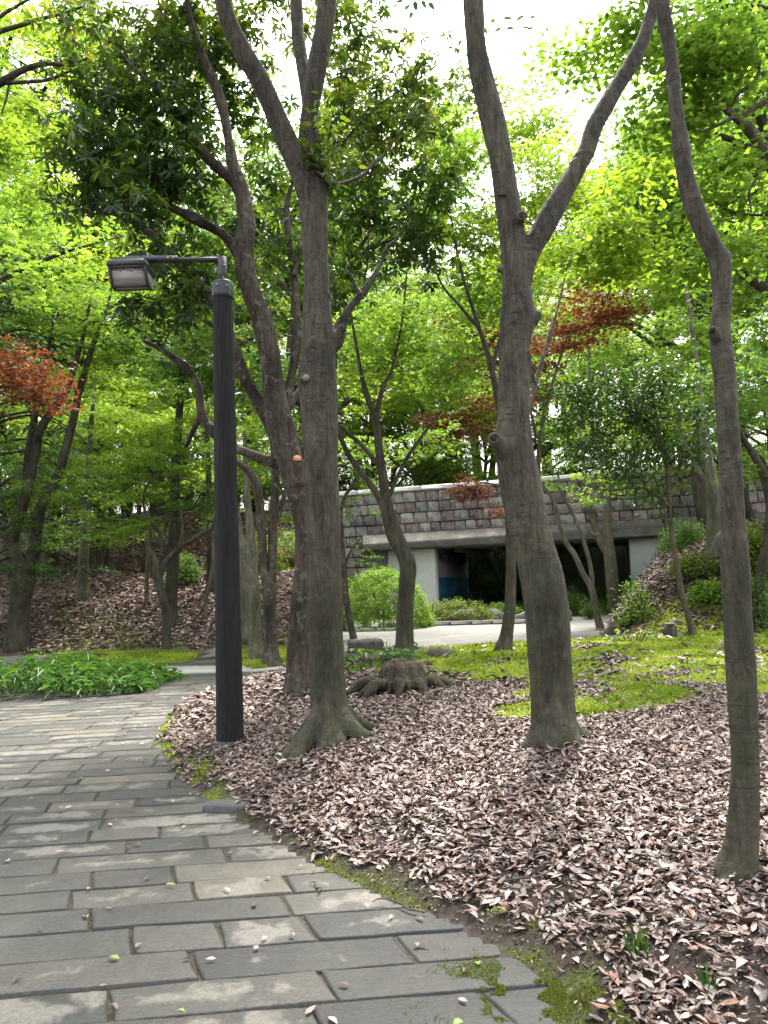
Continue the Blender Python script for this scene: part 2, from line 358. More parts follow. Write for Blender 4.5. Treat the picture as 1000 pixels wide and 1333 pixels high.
# ------------------------------------------------------------------ paving
def stone_material():
    m, nt, p = newmat('paving_slate'); L = nt.links; at = nd(nt, 'ShaderNodeAttribute', attribute_name='col')
    sp = nt.nodes.new('ShaderNodeSeparateColor'); L.new(at.outputs['Color'], sp.inputs[0])
    n1 = noise(nt, 60, 5, .7); n2_ = noise(nt, 6, 5, .6, dist=.4); n3 = noise(nt, 2.2, 4, .6)
    ax = noise(nt, 90, 3, .6, scl=(.15, 1, 1))
    base = ramp(nt, sp.outputs[0], [(0, (.028, .028, .028)), (.35, (.044, .042, .039)), (.7, (.064, .059, .052)), (1, (.095, .085, .069))])
    v = ramp(nt, n1, [(.3, (.62, .62, .62)), (.7, (1.32, 1.32, 1.3))]); c = mixc(nt, base, v, 1.0, 'MULTIPLY')
    v2 = ramp(nt, n2_, [(.3, (.75, .77, .78)), (.7, (1.2, 1.18, 1.12))]); c = mixc(nt, c, v2, 1.0, 'MULTIPLY')
    # worn pale centres: G = closeness to the middle of the stone, B = how worn this stone is
    def math_(op, a, b):
        k = nt.nodes.new('ShaderNodeMath'); k.operation = op
        for s, q in ((0, a), (1, b)):
            if hasattr(q, 'is_output'): L.new(q, k.inputs[s])
            else: k.inputs[s].default_value = q
        return k.outputs[0]
    w = math_('ADD', math_('MULTIPLY', sp.outputs[1], .42), math_('MULTIPLY', n2_, 1.35)); w = math_('ADD', w, math_('MULTIPLY', sp.outputs[2], .5)); w = math_('ADD', w, math_('MULTIPLY', math_('SUBTRACT', noise(nt, 28, 5, .75), .5), .35))
    wm = ramp(nt, w, [(.0, (0, 0, 0)), (.985, (0, 0, 0)), (1.0, (1, 1, 1))])
    w2 = nt.nodes.new('ShaderNodeMapRange'); w2.inputs['From Min'].default_value = 1.26; w2.inputs['From Max'].default_value = 1.42; L.new(w, w2.inputs[0])
    worn = mixc(nt, (.165, .15, .128), (.105, .097, .085), ramp(nt, n1, [(.4, (0, 0, 0)), (.6, (1, 1, 1))]))
    c = mixc(nt, c, worn, math_('MULTIPLY', w2.outputs[0], .85))
    g = ramp(nt, n3, [(.52, (0, 0, 0)), (.68, (.5, .5, .5))]); c = mixc(nt, c, (.050, .054, .030), mixc(nt, g, (.4, .4, .4), 1.0, 'MULTIPLY'))
    L.new(c, p.inputs['Base Color']); p.inputs['Specular IOR Level'].default_value = .4
    rr = nt.nodes.new('ShaderNodeMapRange'); rr.inputs['To Min'].default_value = .5; rr.inputs['To Max'].default_value = .8; L.new(n2_, rr.inputs[0]); L.new(rr.outputs[0], p.inputs['Roughness'])
    L.new(bump(nt, n1, .7, .004, bump(nt, ax, .6, .005, bump(nt, noise(nt, 16, 5, .7), .4, .012))), p.inputs['Normal']); return m
M_STONE = stone_material()
def skew(Y):
    # sideways shift of the courses: joints lean left close by and straighten farther on
    Y = np.asarray(Y, float); t = np.clip(Y, 0, 9.0); return 0.62 * t - 0.62 * t * t / 18.0
def make_path():
    rng = np.random.default_rng(4); Vs = []; Qs = []; Cs = []; n0 = 0; v = 0.6; row = 0
    NX, NY = 11, 5
    while v < 16.5:
        dv = 0.245 + rng.uniform(-.02, .02); u = -19 + rng.uniform(0, .8)
        while u < 8:
            L = rng.choice([.42, .62, .8, .95], p=[.2, .3, .3, .2]) + rng.uniform(-.05, .05); g = rng.uniform(.006, .015)
            U0, U1, V0, V1 = u + g, u + L - g, v + g * .8, v + dv - g * .8; u += L
            um, vm = (U0 + U1) / 2, (V0 + V1) / 2
            x = um - float(skew(vm)) ; y = vm + 0.09 * x
            if x < -8.6 or abs(x) > .62 * y + 1.8: continue
            d = float(sdist(MOUND, x, y))
            if d > .68 or float(sdist(ISLE, x, y)) > .3 or float(sdist(BED, x, y)) > .3: continue
            if y > 18.3: continue
            tt = np.array([0, .012 / L, .12, .25, .38, .5, .62, .75, .88, 1 - .012 / L, 1]); ss = np.array([0, .05, .5, .95, 1])
            gx, gy = np.meshgrid(tt, ss); jit = rng.uniform(-.012, .012, (4, 2))
            UU = U0 + (U1 - U0) * gx + n2(gx * L * 6 + u * 3, gy * 3 + v * 5, 1, 7) * .009; VV = V0 + (V1 - V0) * gy + n2(gx * L * 6 + u * 3, gy * 3 + v * 5, 1, 8) * .008
            UU = UU + (jit[0, 0] * (1 - gx) + jit[1, 0] * gx) * (gy - .5); VV = VV + (jit[2, 1] * (1 - gx) + jit[3, 1] * gx)
            XX = UU - skew(VV); YY = VV + 0.09 * XX
            edge = (gx == 0) | (gx == 1) | (gy == 0) | (gy == 1); q_ = .012; UU = np.where(edge, UU, UU)
            zt = .012 + rng.uniform(-.003, .003) + (gx - .5) * rng.uniform(-.004, .004) + n2(XX, YY, 5, 2) * .0025
            ZZ = np.where(edge, zt - .0025, zt)
            top = np.stack([XX, YY, ZZ], -1).reshape(-1, 3)
            loop = [j for j in range(NX)] + [j * NX + NX - 1 for j in range(1, NY)] + [(NY - 1) * NX + j for j in range(NX - 2, -1, -1)] + [j * NX for j in range(NY - 2, 0, -1)]
            side = top[loop] + [0, 0, -.05]
            cc = top.mean(0); side[:, :2] += (side[:, :2] - cc[:2]) * .01
            Vv = np.vstack([top, side]); q = [(j * NX + i, j * NX + i + 1, (j + 1) * NX + i + 1, (j + 1) * NX + i) for j in range(NY - 1) for i in range(NX - 1)]
            nl = len(loop); b = NX * NY
            q += [(loop[k], b + k, b + (k + 1) % nl, loop[(k + 1) % nl]) for k in range(nl)]
            mid = (1 - np.abs(gx * 2 - 1) ** 3) * (1 - np.abs(gy * 2 - 1) ** 3)
            tone = np.clip(rng.normal(.42, .26), 0, 1); wear = rng.uniform(0, 1) ** 1.1
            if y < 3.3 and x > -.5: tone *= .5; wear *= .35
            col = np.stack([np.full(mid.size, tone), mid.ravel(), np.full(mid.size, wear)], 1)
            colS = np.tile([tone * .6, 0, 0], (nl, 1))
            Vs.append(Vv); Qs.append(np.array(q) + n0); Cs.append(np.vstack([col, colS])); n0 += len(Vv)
        v += dv; row += 1
    o = build('path', np.vstack(Vs), [np.vstack(Qs)], M_STONE, col=np.vstack(Cs)); tag(o, kind='structure', label='curving path of grey slate slabs with worn pale centres'); return o
make_path()
def plaza():
    m, nt, p = newmat('brick_paving'); L = nt.links; br = nt.nodes.new('ShaderNodeTexBrick'); tc = nt.nodes.new('ShaderNodeTexCoord')
    mp = nt.nodes.new('ShaderNodeMapping'); mp.inputs['Rotation'].default_value = (0, 0, R(38)); L.new(tc.outputs['Object'], mp.inputs[0]); L.new(mp.outputs[0], br.inputs[0])
    br.inputs['Scale'].default_value = 1.0; br.inputs['Brick Width'].default_value = .6; br.inputs['Row Height'].default_value = .3; br.inputs['Mortar Size'].default_value = .018
    br.inputs['Color1'].default_value = (.17, .165, .158, 1); br.inputs['Color2'].default_value = (.12, .117, .112, 1); br.inputs['Mortar'].default_value = (.07, .066, .058, 1)
    v = ramp(nt, noise(nt, 1.3, 5, .6), [(.3, (.75, .76, .74)), (.7, (1.2, 1.18, 1.15))]); L.new(mixc(nt, br.outputs[0], v, 1.0, 'MULTIPLY'), p.inputs['Base Color']); p.inputs['Roughness'].default_value = .7
    L.new(bump(nt, noise(nt, 30, 4, .6), .3, .01), p.inputs['Normal'])
    P = [(-15, 16.2), (-7.2, 16.2), (-3.4, 17.0), (-0.5, 17.0), (4.2, 16.5), (9, 25), (10.5, 29), (8, 30.2), (-2, 33), (-2, 22), (-3.5, 18.9), (-15, 18.9)]
        # as a fine grid clipped to the outline
    xs = np.arange(-15, 11, .25); ys = np.arange(16, 34, .25); X, Y = np.meshgrid(xs, ys); k = inside(P, X + .125, Y + .125); k &= (sdist(ISLE, X, Y) < 0) & (sdist(BED, X, Y) < 0)
    Vv = []; Q = []
    for a, b in zip(X[k], Y[k]):
        n = len(Vv); Vv += [(a, b, .006), (a + .25, b, .006), (a + .25, b + .25, .006), (a, b + .25, .006)]; Q.append((n, n + 1, n + 2, n + 3))
    o = build('pavement', Vv, [Q], m); tag(o, kind='structure', label='pale brick pavement of the open square before the bridge')
plaza()
# pale concrete apron where the slab path meets the side path
mb = MB(); c0 = [Z0(a, b) for a, b in [(204, 879), (372, 874), (366, 868), (212, 869)]]
mb.add([np.append(p[:2], .03) for p in c0] + [np.append(p[:2], -.03) for p in c0], [(0, 1, 2, 3), (0, 4, 5, 1), (1, 5, 6, 2), (2, 6, 7, 3), (3, 7, 4, 0)])
tag(mb.build('kerb_strip', simple('pale_concrete', (.34, .33, .30), .8, nscale=8, var=.2)), kind='structure', label='pale concrete strip crossing the path beside the lamp post')
# ------------------------------------------------------------------ leaves
def leaf_geo(kind, P, D, N, L, Wd, fold=.25, curl=.15):
    n = len(P); D = unit(D); S = unit(np.cross(D, N)); N = np.cross(S, D)
    L = np.broadcast_to(L, (n,))[:, None]; Wd = np.broadcast_to(Wd, (n,))[:, None]; h = Wd / 2
    if kind == 'q4':
        V = np.stack([P, P + D * L * .42 + S * h, P + D * L, P + D * L * .42 - S * h], 1); Q = np.array([[0, 1, 2, 3]]); k = 4
    elif kind == 'o6':
        fo = N * h * fold; cu = N * L * curl
        V = np.stack([P, P + D * L * .3 + S * h + fo, P + D * L * .68 + S * h * .78 + fo * .8 - cu * .4, P + D * L - cu,
                      P + D * L * .68 - S * h * .78 + fo * .8 - cu * .4, P + D * L * .3 - S * h + fo], 1)
        Q = np.array([[0, 1, 2, 3], [0, 3, 4, 5]]); k = 6
    elif kind == 'r9':   # rolled dry leaf with a midrib
        fo = N * h * np.broadcast_to(fold, (n,))[:, None]; cu = N * L * np.broadcast_to(curl, (n,))[:, None]
        st = [(.0, .12, 0), (.28, .95, .25), (.62, .85, .45), (1.0, .06, 1.0)]; V = []
        for t, w, c in st:
            m = P + D * L * t - cu * 4 * t * (t - 1) * -1 * .5
            V += [m - S * h * w + fo * w, m, m + S * h * w + fo * w]
        V = np.stack(V, 1); Q = []
        for i in range(3): Q += [[i * 3, i * 3 + 1, i * 3 + 4, i * 3 + 3], [i * 3 + 1, i * 3 + 2, i * 3 + 5, i * 3 + 4]]
        Q = np.array(Q); k = 12
    else:
        angs, ls = {'m3': ((-48, 0, 48), (.8, 1, .8)), 'm5': ((-82, -40, 0, 40, 82), (.62, .88, 1, .88, .62))}[kind]
        Vs = []; Q = []
        for i, (a, l) in enumerate(zip(angs, ls)):
            d = D * math.cos(R(a)) + S * math.sin(R(a)); s = S * math.cos(R(a)) - D * math.sin(R(a)); d = d - N * .12 * abs(a) / 40
            Vs += [P, P + d * L * l * .5 + s * h * .42 * l, P + d * L * l, P + d * L * l * .5 - s * h * .42 * l]; Q.append([4 * i, 4 * i + 1, 4 * i + 2, 4 * i + 3])
        V = np.stack(Vs, 1); Q = np.array(Q); k = 4 * len(angs)
    Qf = (Q[None] + (np.arange(n) * k)[:, None, None]).reshape(-1, 4)
    return V.reshape(-1, 3), Qf, k
class Leaves:
    def __init__(s): s.V = []; s.Q = []; s.C = []; s.n = 0
    def add(s, kind, P, D, N, L, Wd, C, **k):
        if len(P) == 0: return
        V, Q, kk = leaf_geo(kind, P, D, N, L, Wd, **k); s.V.append(V); s.Q.append(Q + s.n); s.C.append(np.repeat(np.broadcast_to(C, (len(P), 3)), kk, 0)); s.n += len(V)
    def geo(s): return np.concatenate(s.V), np.concatenate(s.Q), np.concatenate(s.C)
def lerpc(a, b, t): return np.asarray(a)[None] * (1 - t)[:, None] + np.asarray(b)[None] * t[:, None]
PAL = {   # leaf colours: dark, light, fresh
    'maple': ((.085, .165, .026), (.14, .245, .035), (.20, .31, .05)),
    'maple_deep': ((.055, .12, .03), (.095, .18, .036), (.13, .23, .045)),
    'lime': ((.12, .21, .022), (.19, .29, .03), (.25, .34, .04)),
    'evergreen': ((.020, .048, .012), (.045, .088, .02), (.14, .21, .035)),
    'olive': ((.03, .06, .014), (.075, .12, .022), (.17, .20, .035)),
    'conifer': ((.03, .07, .035), (.055, .11, .05), (.08, .15, .06)),
    'camellia': ((.016, .045, .012), (.04, .085, .018), (.09, .16, .03)),
    'red': ((.095, .038, .020), (.16, .066, .030), (.22, .12, .05)),
    'sasa': ((.03, .085, .022), (.055, .14, .03), (.12, .22, .05)),
    'azalea': ((.05, .09, .018), (.10, .15, .025), (.17, .21, .035)),
    'moss': ((.15, .215, .022), (.25, .33, .035), (.35, .42, .06)),
    'grass': ((.05, .11, .018), (.10, .19, .025), (.17, .27, .035)),
}
def colmix(rng, pal, n, base, fresh=.12):
    a, b, c = PAL[pal]; t = np.clip(base + rng.normal(0, .22, n), 0, 1); col = lerpc(a, b, t); f = rng.random(n) < fresh
    col[f] = np.asarray(c) * rng.uniform(.8, 1.1, (f.sum(), 1)); return col * rng.uniform(.85, 1.15, (n, 1))
def spray(L, rng, style, pal, c, r, dirn, nleaf, ls, kind=None):
    """one leafy spray round c: r its reach, dirn the way the twig points"""
    base = rng.uniform(.1, 1)
    if style == 'flat':
        q = np.sqrt(rng.random(nleaf)) * r; a = rng.uniform(0, 2 * math.pi, nleaf); x = np.cos(a) * q; y = np.sin(a) * q * .8
        tilt = rng.normal(0, .16, 2); z = -.35 * (q / r) ** 2 * r * .5 + x * tilt[0] + y * tilt[1] + rng.normal(0, .035, nleaf)
        P = c + np.stack([x, y, z], 1); D = np.stack([x, y, np.full(nleaf, -.12 * r)], 1) + rng.normal(0, .55 * r, (nleaf, 3)) * [1, 1, .35]
        N = np.tile([0, 0, 1.], (nleaf, 1)) + rng.normal(0, .38, (nleaf, 3))
        L.add(kind or 'm3', P, D, N, ls * rng.uniform(.7, 1.2, nleaf), ls * rng.uniform(.7, 1.1, nleaf), colmix(rng, pal, nleaf, base))
    elif style == 'rosette':
        nr = max(1, nleaf // 8)
        for _ in range(nr):
            cc = c + rng.normal(0, r * .5, 3) * [1, 1, .7]; m = rng.integers(7, 11); a = np.arange(m) * 2.4 + rng.uniform(0, 6)
            ax = unit(np.array([0, 0, 1.]) + rng.normal(0, .55, 3)); x1 = unit(np.cross(ax, [.3, 1, .1])); y1 = np.cross(ax, x1)
            rise = rng.uniform(-.45, .35, m); D = x1 * np.cos(a)[:, None] + y1 * np.sin(a)[:, None] + ax * rise[:, None]; D[:, 2] -= .15
            N = ax + rng.normal(0, .25, (m, 3)); fr = .95 if rng.random() < .16 else .03
            L.add('o6', np.tile(cc, (m, 1)) + D * .01, D, N, ls * rng.uniform(.75, 1.15, m), ls * .30 * rng.uniform(.8, 1.2, m), colmix(rng, pal, m, base if fr < .5 else 1, fr), fold=.35, curl=.22)
    elif style == 'blob':
        P = c + rng.normal(0, r * .5, (nleaf, 3)) * [1, 1, .6]; D = (P - c) + rng.normal(0, r * .5, (nleaf, 3)); D[:, 2] -= .1 * r; N = np.array([0, 0, 1.]) + rng.normal(0, .5, (nleaf, 3))
        L.add(kind or 'o6', P, D, N, ls * rng.uniform(.7, 1.2, nleaf), ls * .5 * rng.uniform(.8, 1.2, nleaf), colmix(rng, pal, nleaf, base))
    elif style == 'droop':
        t = rng.random(nleaf); d = unit(np.asarray(dirn) * [1, 1, .1] + rng.normal(0, .15, 3) * [1, 1, .3]); s = np.array([-d[1], d[0], 0]); w = rng.normal(0, .28, nleaf) * (1.1 - t)
        P = c + d * (t * r)[:, None] + s * (w * r)[:, None] + np.array([0, 0, -1.]) * (t ** 2 * r * .45 + np.abs(w) * r * .5)[:, None] + rng.normal(0, .03, (nleaf, 3))
        D = d + s * (np.sign(w) * .8)[:, None] + [0, 0, -.6] + rng.normal(0, .3, (nleaf, 3)); N = np.array([0, 0, 1.]) + rng.normal(0, .4, (nleaf, 3))
        L.add('q4', P, D, N, ls * rng.uniform(.8, 1.3, nleaf), ls * .3, colmix(rng, pal, nleaf, base))
def ell_points(rng, n, c, rx, ry, rz, hollow=.35):
    p = unit(rng.normal(0, 1, (n, 3))) * (hollow + (1 - hollow) * rng.random((n, 1)) ** .5); return np.asarray(c) + p * [rx, ry, rz]
def skeleton(limbs):
    P = []; r = []
    for pts, rad in limbs:
        A = catmull(np.column_stack([pts, np.broadcast_to(rad, (len(pts),))]), 5); P.append(A[:, :3]); r.append(A[:, 3])
    return np.vstack(P), np.concatenate(r)
def twigs(mb, rng, limbs, centers, minz=None, r1=.012, reach=None, n=4):
    SP, SR = skeleton(limbs); keep = SP[:, 2] > (minz if minz is not None else SP[:, 2].min()); 
    if keep.sum() < 3: keep[:] = True
    SP = SP[keep]; SR = SR[keep]; centers = np.asarray(centers); dmin = np.array([np.min(np.linalg.norm(SP - c, axis=1)) for c in centers]); out = []
    for k in np.argsort(dmin):
        c = centers[k]; d = np.linalg.norm(SP - c, axis=1) + .9 * np.maximum(SP[:, 2] - c[2] + .1, 0); j = int(np.argmin(d)); a = SP[j]; L = np.linalg.norm(c - a)
        out.append((k, unit(c - a)))
        if L < .08 or (reach and L > reach): continue
        ra = min(SR[j] * .6, r1 * (0.6 + .5 * L)); m = max(3, int(L / .35) + 2); t = np.linspace(0, 1, m)[:, None]
        pts = a + (c - a) * t + np.array([0, 0, 1.]) * (np.sin(t * math.pi) * L * .09) + rng.normal(0, L * .035, (m, 3)) * np.sin(t * math.pi)
        rad = ra * (1 - .75 * t[:, 0]); mb.tube(pts, rad, n, False); SP = np.vstack([SP, pts[1:]]); SR = np.concatenate([SR, rad[1:]])
    return out
def remesh(ob, voxel, rough=0.0, rings=0.0, seed=0, keep_base=None):
    md = ob.modifiers.new('r', 'REMESH'); md.mode = 'VOXEL'; md.voxel_size = voxel; md.use_smooth_shade = True
    sm = ob.modifiers.new('s', 'SMOOTH'); sm.factor = .5; sm.iterations = 3
    dg = bpy.context.evaluated_depsgraph_get(); me = bpy.data.meshes.new_from_object(ob.evaluated_get(dg)); ob.modifiers.clear()
    old = ob.data; mats = list(old.materials); ob.data = me; me.name = ob.name
    me.materials.clear()
    for q in mats: me.materials.append(q)
    n = len(me.vertices); co = np.empty(n * 3, np.float32); me.vertices.foreach_get('co', co); co = co.reshape(-1, 3).astype(float)
    no = np.empty(n * 3, np.float32); me.vertex_normals.foreach_get('vector', no); no = no.reshape(-1, 3)
    d = vnoise(co * [5, 5, 2.2], seed) * rough + vnoise(co * [14, 14, 7], seed + 1) * rough * .45 + vnoise(co * 34, seed + 2) * rough * .2
    if rings: 
        k = vnoise(co * [5, 5, 34], seed + 5); k2 = vnoise(co * [4, 4, 3], seed + 6); d += np.where(k > .25, (k - .25), 0) * rings * np.clip(k2 * 2, 0, 1)
    co += no * d[:, None]; me.vertices.foreach_set('co', co.astype(np.float32).ravel()); me.polygons.foreach_set('use_smooth', np.ones(len(me.polygons), bool)); me.update()
    bpy.data.meshes.remove(old)
def tr(Y, pts, k=1.0, dY=0.0):
    """trace: (px, py, width px[, Y]) -> points and radii"""
    P = []; r = []; n = len(pts)
    for i, q in enumerate(pts):
        y = q[3] if len(q) > 3 else Y + dY * i / max(1, n - 1); p = W(q[0], q[1], y); P.append(p); r.append(q[2] / 2 / F * y * k)
    return np.array(P), np.array(r)
def make_tree(label, loc, limbs, foliage, bark=None, leaf=None, seed=1, cat='tree', group=None, voxel=None, rough=.01, rings=.01, segs=10, name='tree', minz=None, twig=.012, knots=None, reach=None, world_coords=True, tn=4, flare=1.0):
    """limbs [(pts, radii)], foliage [(style, pal, centre, (rx,ry,rz), n_sprays, spray_r, leaves_per_spray, leaf_size[, leaf kind])]"""
    rng = np.random.default_rng(seed); root = empty(name, loc if world_coords else (0, 0, 0)); tag(root, label, cat, group); lo = np.asarray(loc, float) if world_coords else np.zeros(3)
    mb = MB()
    for i, (p, r) in enumerate(limbs):
        p = np.asarray(p, float); r = np.asarray(r, float)
        mb.tube(p, r, segs if i == 0 else max(6, segs - 2), True, res=5)
    if knots:
        for p, r in knots: mb.tube(p, r, 10, True, res=3)
    L = Leaves(); tb = MB() if voxel else mb; order = []
    for f in foliage:
        st, pal, c, rr, ns, sr, nl, ls = f[:8]; kd = f[8] if len(f) > 8 else None
        cs = ell_points(rng, ns, c, *rr, hollow=.15)
        dirs = dict(twigs(tb, rng, limbs, cs, minz=minz, r1=twig, reach=reach, n=tn)) if ns else {}
        for k in range(ns): spray(L, rng, st, pal, cs[k], sr * rng.uniform(.7, 1.25), dirs.get(k, np.array([1, 0, 0])), int(nl * rng.uniform(.7, 1.3)), ls, kd)
    t = mb.build('trunk', bark or M_BARK, root, smooth=True, local=lo)
    if voxel:
        remesh(t, voxel, rough, rings, seed)
        if tb.n:
            V = np.concatenate(tb.V) - lo; Q = np.concatenate(tb.Q)
            tag(build('branch', V, [Q], bark or M_BARK, root, smooth=True), kind=None)
    if L.n:
        V, Q, C = L.geo(); build('crown', V - lo, [Q], leaf or M_MAPLE, root, col=C)
    return root
# ------------------------------------------------------------------ leaf litter and moss (nobody could count them)
def litter():
    rng = np.random.default_rng(11); pal = np.array([(.17, .115, .098), (.24, .178, .155), (.075, .043, .033), (.28, .215, .19), (.034, .021, .017), (.165, .132, .122), (.19, .095, .056), (.34, .29, .265)])
    wts = np.array([.2, .2, .17, .11, .13, .1, .05, .04])
    def patch(x, y, size, kind, lift, tilt, name, label, keep):
        x, y = np.asarray(x), np.asarray(y)
        k = rng.random(len(x)) < keep(x, y); x = x[k]; y = y[k]; n = len(x); z = hfun(x, y) + rng.uniform(0.0, lift, n)
        P = np.stack([x, y, z], 1); a = rng.uniform(0, 2 * math.pi, n); D = np.stack([np.cos(a), np.sin(a), rng.normal(0, tilt, n)], 1)
        N = np.tile([0, 0, 1.], (n, 1)) + rng.normal(0, tilt, (n, 3)); s = size * np.where(rng.random(n) < .25, rng.uniform(.25, .6, n), rng.uniform(.6, 1.45, n))
        C = pal[rng.choice(8, n, p=wts)] * rng.uniform(.7, 1.25, (n, 1)) * (1.3 if size > .1 else 1); L = Leaves()  # large leaves of the far slopes brightened: daylight on the banks painted into colour
        kw = dict(fold=rng.normal(.15, .42, n), curl=rng.normal(.05, .22, n)) if kind == 'r9' else {}
        D[:, 2] += .05; P[:, 2] += np.abs(D[:, 2]) * s * .15
        L.add(kind, P, D, N, s, s * rng.uniform(.28, .52, n), C, **kw); V, Q, C = L.geo()
        if kind == 'r9': V[:, 2] = np.maximum(V[:, 2], hfun(V[:, 0], V[:, 1]) - .004)
        o = build(name, V, [Q], M_LITTER, col=C); tag(o, label, 'dry leaves', kind='stuff')
    n_ = lambda x, y: fbm2(x, y, .9, 51, 4)
    mm = lambda x, y: moss_mask(x, y)
    def near(x, y):
        d = sdist(MOUND, x, y); g = sstep(-.04, .20, d + n_(x, y) * .2)
        bare = 1 - .7 * sstep(.15, .4, fbm2(x, y, 1.6, 77, 3)) * (1 - sstep(.35, .8, d)) 
        return g * bare * (1 - .93 * (mm(x, y) > .3)) * np.where(fbm2(x, y, 2.3, 71, 3) > -.75, 1, .2)
    N1 = 150000; yy = 1.2 + 6.6 * rng.random(N1) ** .9; xx = rng.uniform(-3.2, 4.6, N1); k = np.abs(xx) < .56 * yy + 1.3
    patch(xx[k], yy[k], .052, 'r9', .026, .22, 'leaf_litter', 'deep brown and pinkish dry leaf litter on the bank beside the path', near)
    N7 = 60000; yy = 1.6 + 6.2 * rng.random(N7); xx = rng.uniform(-3.0, 4.3, N7); k = np.abs(xx) < .56 * yy + .6
    patch(xx[k], yy[k], .026, 'o6', .045, .35, 'leaf_litter', 'broken scraps of dry leaf lying among the whole leaves near the path', lambda x, y: near(x, y) * .9)
    N2 = 125000; yy = 7.6 + 6.2 * rng.random(N2); xx = rng.uniform(-3.5, 9.5, N2); k = np.abs(xx) < .58 * yy + 1.5
    patch(xx[k], yy[k], .078, 'o6', .04, .33, 'leaf_litter', 'dry leaf litter around the mossy crest behind the big stump', lambda x, y: near(x, y) * .9)
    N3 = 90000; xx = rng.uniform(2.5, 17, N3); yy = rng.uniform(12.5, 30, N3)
    patch(xx, yy, .11, 'o6', .04, .3, 'leaf_litter', 'dry leaf litter brightened as if sunlit on the slope at the right below the shrubs', lambda x, y: (sdist(MOUND, x, y) > .15) * sstep(.05, .5, x - 3.9 - .17 * (y - 12)) * np.where(fbm2(x, y, .5, 13, 3) > .25, .3, 1))
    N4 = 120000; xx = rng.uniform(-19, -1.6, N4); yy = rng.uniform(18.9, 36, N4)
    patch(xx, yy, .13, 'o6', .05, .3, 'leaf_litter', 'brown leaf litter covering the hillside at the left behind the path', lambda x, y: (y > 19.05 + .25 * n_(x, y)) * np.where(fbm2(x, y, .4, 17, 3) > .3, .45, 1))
    global_k = 0
    N6 = 90000; yy = rng.uniform(2.0, 7.5, N6); xx = rng.uniform(-2.6, 2.6, N6)
    pal = pal * .45; patch(xx, yy, .017, 'o6', .006, .5, 'leaf_litter', 'fine dark crumbs of leaf and twig on the bare soil beside the slabs', lambda x, y: (np.abs(sdist(MOUND, x, y) - .22) < .42) * sstep(-.02, .1, sdist(MOUND, x, y)) * .9)
    # single leaves blown onto the slabs
    N5 = 2200; yy = 1.8 + 9 * rng.random(N5); xx = rng.uniform(-5, 2, N5); k = np.abs(xx) < .56 * yy + .5
    def onpath(x, y):
        d = sdist(MOUND, x, y); return (d < 0) * (.18 + .8 * np.exp(d / .22))
    pal = pal / .45; x, y = xx[k], yy[k]; q = rng.random(len(x)) < onpath(x, y); x = x[q]; y = y[q]; n = len(x); a = rng.uniform(0, 6.28, n)
    L = Leaves(); C = pal[rng.choice(8, n, p=wts)] * rng.uniform(.9, 1.5, (n, 1)); gsel = rng.random(n) < .12; C[gsel] = (.16, .24, .05)
    L.add('r9', np.stack([x, y, np.full(n, .024)], 1), np.stack([np.cos(a), np.sin(a), np.full(n, .05)], 1), np.tile([0, 0, 1.], (n, 1)) + rng.normal(0, .2, (n, 3)), .05 * rng.uniform(.5, 1.2, n), .022 * rng.uniform(.6, 1.2, n), C, fold=np.abs(rng.normal(.2, .4, n)), curl=-np.abs(rng.normal(.05, .12, n)))
    V, Q, C = L.geo(); tag(build('fallen_leaves', V, [Q], M_LITTER, col=C), 'small dry leaves scattered over the stone slabs', 'dry leaves', kind='stuff')
litter()
def moss():
    rng = np.random.default_rng(5); N = 330000; y = np.r_[rng.uniform(2.2, 17.5, N), rng.uniform(2.2, 6.2, 160000)]; x = np.r_[rng.uniform(-7.5, 9.5, N), rng.uniform(-1.8, 1.9, 160000)]; k = (np.abs(x) < .58 * y + .8); x = x[k]; y = y[k]
    k = rng.random(len(x)) < moss_mask(x, y) * np.where(y < 6, .95, .95); x = x[k]; y = y[k]; n = len(x)
    hgt = np.maximum(0, fbm2(x, y, 3.0, 91, 3)) * .05; z = hfun(x, y) + hgt * .8 - .004; s = np.where(y < 6, .011, np.where(y < 9.5, .034, .05)) * rng.uniform(.6, 1.5, n)
    P = np.stack([x, y, z], 1); D = np.array([0, 0, 1.]) + rng.normal(0, .75, (n, 3)); N_ = rng.normal(0, 1, (n, 3)); N_[:, 2] += 1.3
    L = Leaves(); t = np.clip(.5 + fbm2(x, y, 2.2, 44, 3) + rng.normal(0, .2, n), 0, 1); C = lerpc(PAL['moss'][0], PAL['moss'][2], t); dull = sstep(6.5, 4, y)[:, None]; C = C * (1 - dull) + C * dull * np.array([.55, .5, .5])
    c0 = Z0(690, 1292); m2 = 26000; xx = c0[0] + rng.normal(0, .16, m2); yy = c0[1] + rng.normal(0, .13, m2); kk = (n2(xx, yy, 9, 61) + .6 * n2(xx, yy, 30, 62) > .12); xx = xx[kk]; yy = yy[kk]; m2 = len(xx)
    C2 = lerpc(PAL['moss'][0], PAL['moss'][2], rng.random(m2)) * [.4, .38, .5]; D2 = np.array([0, 0, .6]) + rng.normal(0, .8, (m2, 3)); L.add('q4', np.stack([xx, yy, np.full(m2, .013)], 1), D2, rng.normal(0, 1, (m2, 3)) + [0, 0, 1], .008 * rng.uniform(.5, 1.4, m2), .006, C2)
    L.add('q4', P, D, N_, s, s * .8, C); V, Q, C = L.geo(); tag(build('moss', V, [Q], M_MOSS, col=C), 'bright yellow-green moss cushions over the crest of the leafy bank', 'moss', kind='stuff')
moss()
